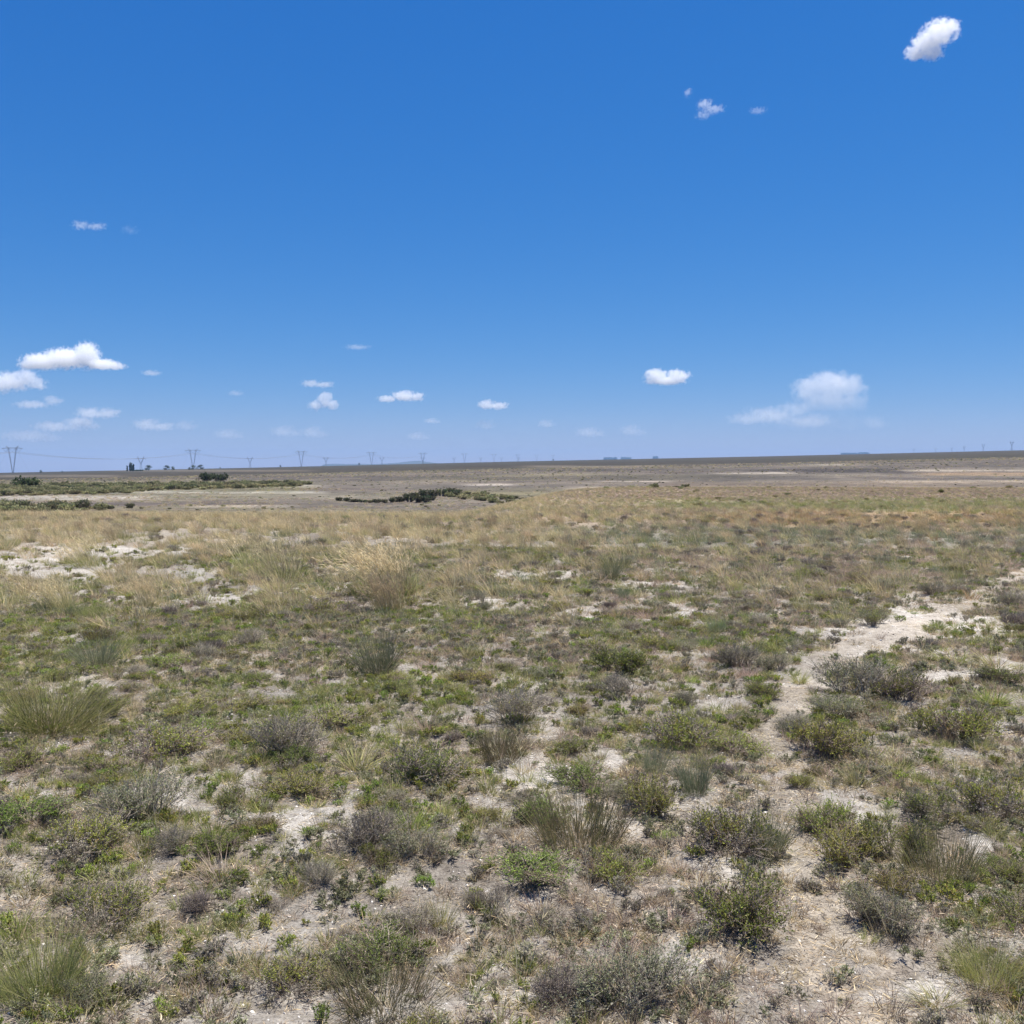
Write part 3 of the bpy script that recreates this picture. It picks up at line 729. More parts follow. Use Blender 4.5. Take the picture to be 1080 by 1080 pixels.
A(K_GREY, 1070, 640, 36, 26, 'brown grey bush right of the footpath near its vanishing end', 0, 'the bush at the far end of the path')
A(K_GREY, 1072, 662, 40, 22, 'low dark bush in front of the one at the far path end', 4)
A(K_GREY, 985, 628, 40, 16, 'low brown bush left of the far end of the footpath', 0)
A(K_GREY, 935, 622, 38, 14, 'small dark green grey bush left of the low brown one near the far path', 3)
A(K_GREY, 922, 660, 48, 22, 'blue grey bush on the pale patch left of the footpath', 3, 'the blue grey bush on the pale patch')
A(K_TUFT, 845, 722, 30, 22, 'lone grass tuft on the white ground beside the path bend', 0)
N_HAND = sum(len(k.items) for k in (K_GREEN, K_GREY, K_RUSH, K_TUFT, K_STRAW))

# random company, kept off the path, the bare patches and the named plants
taken = [(i[0], i[1], i[2]) for k in (K_GREEN, K_GREY, K_RUSH, K_TUFT, K_STRAW) for i in k.items]
TX = np.array(taken)
def free(x, y, w):
    return np.all(np.hypot(TX[:, 0] - x, TX[:, 1] - y) > (TX[:, 2] + w) * .40)
def company(kind, pts, w0, w1, hk, rule, mind):
    global TX
    X, Y = pts
    tr, sa, px, py = zones(X, Y)
    dn = rule(X, Y, px, py)
    ok = (RNG.uniform(0, 1, len(X)) < dn * (1 - tr) * (1 - .85 * sa)) & (tr < .25)
    for x, y in zip(X[ok], Y[ok]):
        w = w0 + (w1 - w0) * RNG.uniform() ** 1.8
        if free(x, y, w * mind):
            kind.want(x, y, w, w * hk * RNG.uniform(.75, 1.25))
            TX = np.vstack([TX, [x, y, w]])
cl = lambda s, sc: (lambda X, Y, px, py: np.clip(5.5 * (fbm(X / sc, Y / sc, s, 3) - .42), .04, 1))
company(K_GREEN, fan(2.4, 15, 7.5), .10, .46, .27, cl(81, 1.4), .55)
company(K_GREY, fan(2.4, 15, 8), .08, .36, .28, cl(82, 1.3), .5)
company(K_TUFT, fan(2.4, 14, 11), .09, .28, .62, cl(83, 1.0), .45)
company(K_RUSH, fan(4, 16, .35), .18, .40, .9, cl(84, 2.0), .7)
company(K_GREEN, fan(15, 30, .8, pad=3), .18, .42, .36, cl(85, 3), .8)
company(K_GREY, fan(15, 32, 2.2, pad=3), .18, .42, .36, lambda X, Y, px, py: np.clip(.15 + .8 * sstep(450, 750, px), 0, 1), .7)
company(K_GREEN, fan(36, 72, .05, pad=4), .28, .6, .34, lambda X, Y, px, py: sstep(600, 760, px), .8)
company(K_STRAW, fan(10, 28, .7, pad=3), .18, .42, .85, lambda X, Y, px, py: np.clip(.9 * (1 - sstep(480, 760, px)) + .12, 0, 1), .5)

MAX_ONE = 280
LONG = {'dwarf_shrub': 'green dwarf shrub', 'grey_shrub': 'grey dwarf shrub', 'rush_tussock': 'rush tussock', 'grass_tuft': 'grass tuft', 'straw_tussock': 'straw tussock'}
REST = {'dwarf_shrub': 'plain green dwarf shrub, one of many scattered over the dry plain', 'grey_shrub': 'plain grey dwarf shrub, one of many scattered over the dry plain',
        'rush_tussock': 'plain rush tussock, one of several scattered over the dry plain', 'grass_tuft': 'small grass tuft, one of many scattered between the shrubs',
        'straw_tussock': 'slim straw tussock, one of many in the tawny grass on the rise'}
anchors = [(i[0], i[1], i[2], i[6]) for k in (K_GREEN, K_GREY, K_RUSH, K_TUFT, K_STRAW) for i in k.items if i[6]]

def place_kind(K):
    its = K.items
    for i in its:
        z = float(height(i[0], i[1])); i.append(z)
        q = project(np.array(i[0]), np.array(i[1]), np.array(z + i[3] * .5))
        inview = -30 < float(q[0]) < 1110 and float(q[1]) < 1110
        i.append(i[2] / max(i[1], 1) * (1.0 if inview else .05) + (9 if i[4] else 0))
    its.sort(key=lambda i: -i[8])
    one, rest = its[:MAX_ONE], its[MAX_ONE:]
    # name the unnamed by the nearest well-marked plant: the closest one of this kind on each of its four sides
    best = {}
    for q, i in enumerate(one):
        if i[4] or i[8] < .02: continue
        for ax, ay, aw, nick in anchors:
            dx, dy = i[0] - ax, i[1] - ay
            d = math.hypot(dx, dy)
            if d > max(.9, aw * 2.2) or d < .05: continue
            if abs(dx) > 1.6 * abs(dy): side = 'just right of' if dx > 0 else 'just left of'
            elif abs(dy) > 1.6 * abs(dx): side = 'right behind' if dy > 0 else 'right in front of'
            else: continue
            key = (side, nick)
            if key not in best or d < best[key][0]: best[key] = (d, q)
    used = set()
    for (side, nick), (d, q) in sorted(best.items(), key=lambda kv: kv[1][0]):
        if q in used: continue
        used.add(q)
        one[q][4] = '%s %s %s' % (LONG[K.name], side, nick)
    done = {}
    for i in one:
        x, y, w, h, lab, pr, nick, z, app = i
        s = w / K.w; zz = h / K.h
        big = app > .045
        rz = float(RNG.uniform(0, 6.28))
        if K is K_STRAW: rz = float(RNG.normal(0, .3))
        if big:
            o = empty(K.name, (x, y, z - .008), rz)
            for me, pn in zip(K.parts[pr], K.pn): link(pn, me, o)
        else:
            o = link(K.name, K.one[pr], loc=(x, y, z - .008)); o.rotation_euler = (0, 0, rz)
        el = float(RNG.uniform(.72, 1.35)) if K in (K_GREEN, K_GREY) else 1.0
        o.scale = (s * el ** .5, s / el ** .5, zz); o.rotation_euler.x, o.rotation_euler.y = float(RNG.normal(0, .07)), float(RNG.normal(0, .07))
        tag(o, lab or REST[K.name], K.cat, K.group)
    if rest:
        a = np.array([[i[0], i[1], i[2] / K.w, i[3] / K.h, i[5]] for i in rest])
        nm = {'dwarf_shrub': 'shrubbery', 'grey_shrub': 'grey_shrubbery', 'grass_tuft': 'turf', 'straw_tussock': 'straw_grass', 'rush_tussock': 'rushes'}[K.name]
        scatter(nm, K.one, a[:, 0], a[:, 1], a[:, 2], a[:, 4], RNG.uniform(0, 6.28, len(a)) if K is not K_STRAW else RNG.normal(0, .3, len(a)), tilt=.03, zs=a[:, 3] / a[:, 2],
                label='the smaller and more distant %ss of the plain' % LONG[K.name], cat='undergrowth')
for K in (K_GREEN, K_GREY, K_RUSH, K_TUFT, K_STRAW): place_kind(K)

# ------------------------------------------------------------------ bushes of the valley floor
FAR_G = [(0.069, 0.094, 0.037, 4), (0.094, 0.119, 0.05, 3), (0.05, 0.069, 0.033, 2)]
FAR_L = [(0.247, 0.257, 0.114, 4), (0.304, 0.294, 0.142, 3), (0.19, 0.209, 0.095, 2)]
FAR_Y = [(.36, .33, .17, 4), (.42, .38, .21, 3), (.28, .27, .12, 2)]
FAR_R = [(0.112, 0.12, 0.053, 3), (0.15, 0.15, 0.068, 3), (0.083, 0.09, 0.045, 2)]
def far_bush(seed, R, H, pal, n=1500, L=.16): 
    return make_shrub(seed, R, H, lobes=9, stems=60, tw=6, lv=max(1, n // 360), L=L, W=L * .55, pal=pal, tpal=TWDARK, tr=.012, up=.25)
fb = [far_bush(201, 1.0, .75, FAR_G), far_bush(202, 1.0, .8, FAR_G)]
lb = [far_bush(211, .5, .42, FAR_L, 1100, .11), far_bush(212, .5, .40, FAR_Y, 1100, .11), far_bush(213, .5, .5, FAR_R, 1100, .09), far_bush(214, .5, .5, FAR_G, 1100, .09)]
fbm_ = [(f.mesh('foliage', [M_LEAF]), t.mesh('branches', [M_TWIG])) for f, t in fb]
lbm = [joined(p, 'valley_bush', [M_LEAF, M_TWIG]) for p in lb]
for q, (px, yr, w, h, lab) in enumerate([(29, 514.5, 28, 10.5, 'dark green rounded bush standing alone in the valley at the far left'), (219, 507, 17, 8, 'dark green dome bush, left half of the pair behind the green belt'),
                                         (232, 507, 17, 7, 'dark green dome bush, right half of the pair behind the green belt')]):
    x, y, z = px2g(px, yr)
    o = empty('valley_bush', (x, y, z - .1), q * 1.7); sw = w / F * y / 2; o.scale = (sw, sw, h / F * y / .8)
    for me, pn in zip(fbm_[q % 2], ('foliage', 'branches')): link(pn, me, o)
    tag(o, lab, 'bush')
# dark rushes on a little bank in the valley
bank = [(358, 528.5, 9, 5), (366, 529, 11, 5), (375, 529.5, 12, 4), (383, 530, 10, 3.5), (390, 530.2, 9, 3.5), (398, 530.5, 10, 5), (406, 530.5, 9, 5), (414, 530, 10, 6), (423, 529.5, 11, 7), (432, 529.5, 12, 8),
        (441, 530, 12, 9), (450, 530, 12, 9), (438, 526, 12, 8), (447, 524.5, 13, 9), (457, 524, 13, 9), (466, 523.5, 13, 9), (474, 523, 13, 10), (480, 523.5, 12, 8), (488, 524, 10, 5), (429, 526, 10, 6), (456, 528, 8, 6)]
for q, (px, yr, w, h) in enumerate(bank):
    x, y, z = px2g(px, yr)
    o = link('valley_bush', lbm[3 if q % 2 else 2], loc=(x, y, z - .03)); sw = w * 1.08 / F * y; o.scale = (sw, sw, h * .85 / F * y / .5); o.rotation_euler = (0, 0, q * 2.1)
    tag(o, 'dark green bush, one of the row on the small bank in the valley', 'bush', 'dark bushes on the small bank in the valley')
# green belt and scattered scrub of the valley floor
bx, by = [], []
def belt(n, x0, x1, y0, y1):
    for _ in range(n):
        px, py = RNG.uniform(x0, x1), RNG.uniform(y0, y1)
        x, y, z = px2g(px, py); bx.append(x); by.append(y)
# sample on the ground rather than in rows: a strip of scrub along the stream
def strip(n, xa, ya, xb, yb, half, taper=1.0):
    t = RNG.uniform(0, 1, n); off = RNG.normal(0, half * .5, n)
    return xa + (xb - xa) * t + RNG.normal(0, 2, n), ya + (yb - ya) * t + off
def band(pxa, pya, pxb, pyb, half, n):
    a = px2g(pxa, pya); b = px2g(pxb, pyb); return strip(n, a[0], a[1], b[0], b[1], half)
S = [band(-60, 517, 300, 512.5, 26, 1300), band(-40, 521, 130, 519, 12, 400), band(480, 520, 700, 515, 12, 160)]
X = np.concatenate([s[0] for s in S]); Y = np.concatenate([s[1] for s in S])
k = (Y > 60); X, Y = X[k], Y[k]; n = len(X)
scatter('valley_scrub', lbm, X, Y, RNG.uniform(.6, 1.7, n) * np.clip(Y / 170, .4, 1.2), RNG.choice(4, n, p=[.36, .50, .11, .03]), RNG.uniform(0, 6.28, n), tilt=.05, sink=.03, zs=RNG.uniform(.6, 1.1, n), label='low mixed green scrub along the stream bed in the valley', cat='scrub')
X, Y = band(-80, 539, 96, 538, 8, 190); k = Y > 60; X, Y = X[k], Y[k]; n = len(X)
scatter('dark_scrub', lbm, X, Y, RNG.uniform(.5, 1.9, n) * (1 - .55 * sstep(-42, -34, X)), RNG.choice(4, n, p=[.36, .22, .28, .14]), RNG.uniform(0, 6.28, n), tilt=.05, sink=.03, zs=RNG.uniform(.5, 1.1, n), label='dark strip of scrub just behind the grassy rim at the far left', cat='scrub')
x, y = fan(34, 170, 1.1, pad=8); x2, y2 = fan(170, 420, .16, pad=20)
X = np.concatenate([x, x2]); Y = np.concatenate([y, y2])
d_ = 27 + 42 * sstep(-.06, .12, np.clip(X / Y, -.9, .9))
k = RNG.uniform(0, 1, len(X)) < sstep(2, 14, Y - d_) * np.clip(.25 + 3.0 * (fbm(X / 11, Y / 16, 92, 3) - .40), .12, 1); X, Y = X[k], Y[k]; n = len(X)
scatter('valley_grass', mid, X, Y, RNG.uniform(.6, 1.2, n) * (1 + Y / 160), np.where(RNG.uniform(0, 1, n) < .5, 5, RNG.choice([0, 1, 2, 3, 4], n, p=[.2, .15, .35, .15, .15])), RNG.uniform(0, 6.28, n), zs=RNG.uniform(.4, .8, n), label='thin low grass and dry tufts on the valley floor', cat='dry grass')
# tiny dark shrubs dotted over the valley and the far plain
x, y = fan(75, 420, .06, pad=20); k = RNG.uniform(0, 1, len(x)) < np.clip(3 * (fbm(x / 30, y / 30, 91, 3) - .42), 0.03, 1); x, y = x[k], y[k]; n = len(x)
scatter('far_scrub', lbm, x, y, RNG.uniform(.14, .5, n) * (1 + y / 900), RNG.choice([0, 1, 2, 3], n, p=[.40, .38, .17, .05]), RNG.uniform(0, 6.28, n), tilt=.05, sink=.02, zs=RNG.uniform(.5, .9, n), label='tiny shrubs dotted over the distant plain', cat='scrub')

# ------------------------------------------------------------------ farm trees on the skyline
def make_tree(seed, H, R, tall=False, pal=FAR_G):
    rng = np.random.default_rng(seed)
    tk, cr = MB(), MB()
    pts = np.array([[[0, 0, -.3], [.05, 0, H * .2], [-.05, .05, H * .45], [0, 0, H * .8]]]) * np.array([1, 1, 1])
    tubes(tk, pts, np.array([[.3, .24, .18, .06]]) * H / 9, np.array([.10, .08, .06]), sides=6)
    nl = 9; a = rng.uniform(0, 6.28, nl); z0 = rng.uniform(.2, .55, nl) * H
    e = np.stack([np.cos(a) * R * .7, np.sin(a) * R * .7, z0 + H * .3], 1); b = np.stack([a * 0, a * 0, z0], 1)
    tubes(tk, np.stack([b, (b + e) / 2 + [0, 0, .2], e], 1), np.tile([.1, .07, .03], (nl, 1)) * H / 9, np.array([.10, .08, .06]), sides=4)
    n = 2200; cl = 26
    ca = rng.uniform(0, 6.28, cl); cz = rng.uniform(.12 if not tall else .06, .92, cl)
    prof = np.interp(cz, [0, .15, .45, .75, 1], [.5, .85, 1, .75, .25]) if not tall else np.interp(cz, [0, .3, .7, 1], [.7, 1, .8, .25])
    crd = R * prof * np.sqrt(rng.uniform(.1, .8, cl))
    cen = np.stack([np.cos(ca) * crd, np.sin(ca) * crd, cz * H], 1)
    i = rng.integers(0, cl, n)
    p = cen[i] + rng.normal(0, 1, (n, 3)) * np.array([R * .2, R * .2, H * .055])
    p[:, 2] = np.maximum(p[:, 2], .15)
    leaves(cr, p, unit(rng.normal(size=(n, 3))), np.full(n, .5) * H / 9 * rng.uniform(.6, 1.3, n), np.full(n, .35) * H / 9, pick(pal, cl, rng, .12)[i] * (1 + rng.normal(0, .12, (n, 1))), rng=rng)
    return tk.mesh('trunk', [M_TWIG]), cr.mesh('crown', [M_LEAF])
T_round = [make_tree(301, 8, 5.2), make_tree(302, 7, 5.0)]; T_tall = [make_tree(303, 11, 1.3, True), make_tree(304, 12, 1.5, True)]; T_small = [make_tree(305, 5, 2.2)]
trees = [(134.5, 1330, T_tall, .75, 'short narrow poplar, leftmost of the dark poplars on the skyline'), (137.8, 1330, T_tall, 1.0, 'tall narrow poplar, second from left of the skyline poplars'),
         (139.6, 1335, T_tall, .95, 'narrow poplar squeezed into the middle of the skyline poplars'), (141.2, 1330, T_tall, .92, 'narrow poplar at the right end of the skyline poplars'),
         (157, 1340, T_round, 1.0, 'broad dark tree between the hedge and the small skyline trees'), (176.5, 1340, T_round, .9, 'round dark tree in the middle of the skyline farm trees'),
         (182.8, 1345, T_small, 1.1, 'small dark tree just right of the round tree in the middle'), (200, 1345, T_small, .8, 'low tree left of the broad tree under the second pylon'),
         (204.5, 1345, T_round, .95, 'broad dark tree right under the second pylon'), (211.5, 1345, T_round, .9, 'broad dark tree right of the second pylon foot'),
         (296, 1900, T_small, .9, 'tiny lone tree on the skyline left of the third large pylon'), (43.5, 1380, T_small, .8, 'tiny lone tree on the skyline right of the nearest pylon'),
         (66, 1400, T_small, .5, 'shrub sized tree on the skyline at left, beside a hedge line'), (232.5, 1800, T_small, .6, 'tiny lone tree on the skyline right of the second pylon'),
         (379, 2500, T_small, 1.2, 'tiny tree on the skyline left of the fourth large pylon'), (583.5, 2400, T_small, .8, 'tiny tree at the foot of the last visible pylon')]
for px, D, T, s, lab in trees:
    t = T[int(RNG.integers(len(T)))]
    o = empty('tree', P(px, D), float(RNG.uniform(0, 6)), s)
    link('trunk', t[0], o); link('crown', t[1], o); tag(o, lab, 'tree', 'farm trees on the skyline')
# hedge beside the poplars
hb = MB(); rng = np.random.default_rng(310)
n = 1500; p = np.stack([rng.uniform(-5.5, 5.5, n), rng.normal(0, .7, n), np.abs(rng.normal(1.0, .45, n))], 1)
leaves(hb, p, unit(rng.normal(size=(n, 3))), np.full(n, .55), np.full(n, .35), pick(FAR_G, n, rng), rng=rng)
o = link('hedge', hb.mesh('hedge', [M_LEAF]), loc=P(147, 1335)); tag(o, 'long low dark hedge between the poplars and the broad skyline tree', 'hedge')

# ------------------------------------------------------------------ pylons
M_STEEL = simple_mat('galvanised_steel', (.20, .205, .21), .55, .3, .5)
M_GLASSY = simple_mat('insulator', (.12, .11, .10), .3, 0, 2)
def lattice(mb, a, b, wa, wb, r=.10, bays=8):
    a = np.array(a, float); b = np.array(b, float)
    t = unit(b - a); u = unit(np.cross(t, [0, 1, .01])); v = np.cross(t, u)
    cs = [(1, 1), (1, -1), (-1, -1), (-1, 1)]
    s = np.linspace(0, 1, bays + 1)
    node = np.array([[a + (b - a) * q + (u * c[0] + v * c[1]) * (wa + (wb - wa) * q) / 2 for c in cs] for q in s])
    lines = []
    for k in range(4): lines += [(node[i, k], node[i + 1, k], r) for i in range(bays)]
    for i in range(bays):
        for k in range(4): lines.append((node[i, k], node[i + 1, (k + 1) % 4], r * .6))
    for p, q, rr in lines: tubes(mb, np.array([[p, q]]), np.array([[rr, rr]]), np.array([.3, .3, .3]), sides=4)
def rod(mb, a, b, r): tubes(mb, np.array([[a, b]], float), np.array([[r, r]]), np.array([.3, .3, .3]), sides=4)
def string_(mb, a, b):
    a = np.array(a, float); b = np.array(b, float); s = np.linspace(0, 1, 19)
    tubes(mb, (a + (b - a) * s[:, None])[None], np.where(np.arange(19) % 2, .17, .07)[None], np.array([.2, .2, .2]), sides=6)
def make_v_pylon():
    """guyed V tower: two inclined masts from one foot, a long crossarm, V strings and guys"""
    H = 36.0; out = []
    for s in (-1, 1):
        m = MB(); lattice(m, (s * .5, 0, .6), (s * 6.2, 0, H), .5, 1.5, .11, 13); lattice(m, (s * 6.2, 0, H), (s * 6.2, 0, H + 1.6), 1.4, 1.2, .11, 1); out.append(('leg', m, M_STEEL))
    m = MB(); lattice(m, (-6.4, 0, H + .8), (6.4, 0, H + .8), 1.5, 1.5, .11, 8)
    for s in (-1, 1): lattice(m, (s * 6.4, 0, H + .8), (s * 17, 0, H + .2), 1.5, .4, .11, 7)
    out.append(('crossarm', m, M_STEEL))
    for s in (-1, 1):
        m = MB(); lattice(m, (s * 7.2, 0, H + 1.4), (s * 10.2, 0, H + 3.9), 1.0, .2, .09, 3); out.append(('earth_wire_peak', m, M_STEEL))
    for c in (-11, 0, 11):
        for s in (-1, 1):
            m = MB(); string_(m, (c + s * 4.6, 0, H - .1), (c, 0, H - 4.6)); out.append(('insulator_string', m, M_GLASSY))
    for sx in (-1, 1):
        for sy in (-1, 1):
            m = MB(); rod(m, (sx * 6.2, 0, H), (sx * 15, sy * 17, 0), .045); out.append(('guy_wire', m, M_STEEL))
    m = MB(); lattice(m, (0, 0, -.5), (0, 0, .7), 2.4, 2.0, .3, 1); out.append(('footing', m, M_STEEL))
    return [(n, q.mesh(n, [mt]), mt) for n, q, mt in out]
def make_y_pylon():
    """self-supporting tower: square body, two arms spreading to a crossbeam"""
    out = []
    m = MB(); lattice(m, (0, 0, -.3), (0, 0, 14), 5.0, 2.0, .16, 6); out.append(('body', m, M_STEEL))
    for s in (-1, 1):
        m = MB(); lattice(m, (s * .6, 0, 14), (s * 6.0, 0, 25), 1.4, 1.2, .14, 5); lattice(m, (s * 6, 0, 25), (s * 7.5, 0, 30), 1.1, .3, .12, 3); out.append(('arm', m, M_STEEL))
    m = MB(); lattice(m, (-6, 0, 25.5), (6, 0, 25.5), 1.2, 1.2, .12, 6)
    for s in (-1, 1): lattice(m, (s * 6, 0, 25.5), (s * 12, 0, 25.2), 1.2, .3, .12, 4)
    out.append(('crossarm', m, M_STEEL))
    for c in (-11.5, 0, 11.5):
        m = MB(); string_(m, (c, 0, 25), (c, 0, 21.6)); out.append(('insulator_string', m, M_GLASSY))
    return [(n, q.mesh(n, [mt]), mt) for n, q, mt in out]
PV, PY = make_v_pylon(), make_y_pylon()
ordn = ['nearest and largest', 'second', 'third', 'fourth', 'fifth', 'sixth', 'seventh', 'eighth', 'ninth', 'tenth']
def pylon(parts, name, px, D, rz, label, group, s=1.0, full=True):
    o = empty(name, P(px, D), rz, s)
    for n_, me, mt in parts:
        if full or n_ in ('leg', 'crossarm', 'body', 'arm', 'earth_wire_peak'): link(n_, me, o)
    tag(o, label, 'pylon', group); return o
LINE = math.atan2(98, 500)
lineA = []
for q, px in enumerate([14, 204, 318, 392, 446, 490, 521, 546, 566, 583]):
    D = 1430 * 736 / (750 - px)
    lineA.append(pylon(PV, 'guyed_pylon', px, D, -LINE, 'grey V-shaped pylon, %s from the left of the large row on the skyline' % ordn[q] if q else 'grey V-shaped pylon at the far left, nearest and largest of the row', 'V-shaped pylons marching to the horizon', full=q < 5))
for q, px in enumerate([149, 264, 344, 403, 446, 479, 507, 529, 547]):
    D = 2300 * 611 / (760 - px)
    pylon(PY, 'lattice_pylon', px, D, -LINE, 'smaller Y-shaped pylon, %s from the left of the farther row' % ('first' if q == 0 else ordn[q]), 'Y-shaped pylons of the farther line', 1.05, full=q < 3)
for q, (px, hpx) in enumerate([(1066, 9.5), (1036, 7.5), (1016, 6), (1003, 5.2), (986, 4.5), (963, 4.0)]):
    D = min(30 * F / hpx, 6500)
    pylon(PY, 'lattice_pylon', px, D, .5, 'faint pylon on the right skyline, %s from the right edge of the far row' % ('first' if q == 0 else ordn[q]), 'faint pylons on the right skyline', 1.05, full=False)
# conductors between the nearest pylons
import itertools
M_CABLE = simple_mat('aluminium_cable', (.22, .22, .23), .5, .3, 1)
bpy.context.view_layer.update()
prev = empty('temporary_marker', P(14, 1430)); p0 = Vector(P(14, 1430)); p1 = Vector(P(204, 1430 * 736 / 546))
bpy.data.objects.remove(prev)
posA = [p0 - (p1 - p0)] + [Vector(o.location) for o in lineA[:5]]
posA[0].z = p0.z - 4
side = Vector((math.cos(-LINE), math.sin(-LINE), 0))
spans = ['running off the left edge from the nearest pylon', 'from the first to the second large pylon', 'from the second to the third large pylon', 'from the third to the fourth large pylon', 'from the fourth to the fifth large pylon']
for q in range(5):
    for c, nm in ((-11, 'left'), (0, 'middle'), (11, 'right')):
        a = posA[q] + side * c + Vector((0, 0, 31.2)); b = posA[q + 1] + side * c + Vector((0, 0, 31.2))
        s = np.linspace(0, 1, 25)
        pts = np.array([list(a.lerp(b, float(t))) for t in s]); pts[:, 2] -= 11 * 4 * s * (1 - s)
        m = MB()
        tubes(m, (pts - pts[0])[None], np.full((1, 25), .11), np.array([.3, .3, .3]), sides=4)
        o = link('power_cable', m.mesh('power_cable', [M_CABLE]), loc=pts[0]); tag(o, 'thin sagging power cable, %s strand, %s' % (nm, spans[q]), 'power cable', 'power cables between the large pylons')

# ------------------------------------------------------------------ hills and plantations on the horizon
M_HILL = simple_mat('hill_cover', (.055, .065, .06), .95, 0, .004, .25)
def ridge(name, prof, D, depth, label=None):
    """a hill range: profile (column, row) along its crest, falling off in front and behind"""
    xs = np.array([p[0] for p in prof], float); ys = np.array([p[1] for p in prof], float)
    n = 120; px = np.linspace(xs[0], xs[-1], n); cy = np.interp(px, xs, ys) + (fbm(px / 3, px * 0, 97, 3) - .5) * .5
    t = np.linspace(-1, 1, 17)
    V = []
    for a_, c_ in zip(px, cy):
        X = (a_ - CX) / F * D
        yh = float(np.interp(a_, [0, 270, 540, 810, 1080], [498.6, 493.2, 486.8, 481.2, 474.8]))
        z0 = EYE - (yh + 3.5 - YH) / F * D; z1 = EYE - (c_ - YH) / F * D
        for q in t: V.append((X * (1 + q * depth / D), D + q * depth, z0 + max(z1 - z0, 0) * (1 - q * q) ** 1.2))
    V = np.array(V); k = len(t)
    i, j = np.meshgrid(np.arange(n - 1), np.arange(k - 1), indexing='ij')
    Fq = np.stack([i * k + j, (i + 1) * k + j, (i + 1) * k + j + 1, i * k + j + 1], -1).reshape(-1, 4)
    m = MB(); m.add(V, Fq, np.array([.06, .07, .06]))
    o = link(name, m.mesh(name, [M_HILL], True)); tag(o, label, kind='structure'); return o
ridge('hills', [(336, 493), (342, 489.8), (352, 489), (365, 489.3), (378, 489.2), (398, 489.3), (415, 488.4), (428, 487.2), (436, 486.2), (444, 486.0), (452, 487.2), (460, 488.4), (466, 489.2), (474, 490)], 9500, 1500)
ridge('hills', [(596, 488), (610, 486), (625, 485.2), (650, 484.9), (675, 484.6), (690, 484.2), (700, 485)], 10500, 1500)
def plantation(px0, px1, top, D, label):
    yh = float(np.interp((px0 + px1) / 2, [0, 270, 540, 810, 1080], [498.6, 493.2, 486.8, 481.2, 474.8])); top = top + .8
    w = (px1 - px0) / F * D; h = (yh + 1.2 - top) / F * D
    n = 5000; rg = np.random.default_rng(int(px0)); mb = MB()
    cl = 60; cx_ = np.sort(rg.uniform(-w / 2, w / 2, cl)); ch = h * rg.uniform(.62, 1.04, cl); i = rg.integers(0, cl, n)
    p = np.stack([cx_[i] + rg.normal(0, w / cl, n), rg.uniform(-60, 60, n), ch[i] * np.sqrt(rg.uniform(0.01, 1, n))], 1)
    leaves(mb, p, unit(rg.normal(size=(n, 3))), np.full(n, 7.), np.full(n, 5.), pick(FAR_G, n, rg), rng=rg)
    X = ((px0 + px1) / 2 - CX) / F * D
    o = link('distant_woods', mb.mesh('distant_woods', [M_LEAF]), loc=(X, D, EYE - (yh + 1.2 - YH) / F * D)); tag(o, label, 'wood', kind='stuff')
plantation(637, 650, 481.6, 11000, 'flat topped block of far blue wood on the horizon right of centre')
plantation(655, 665, 481.6, 11000, 'second flat topped block of far blue wood right of the first')
plantation(689, 693, 480.6, 11000, 'small far blue clump of wood at the right end of the ridge')
plantation(888, 903, 477.0, 11000, 'long thin far blue wood on the right part of the skyline')
plantation(907, 914.5, 476.4, 11000, 'short far blue wood right of the long thin one on the skyline')

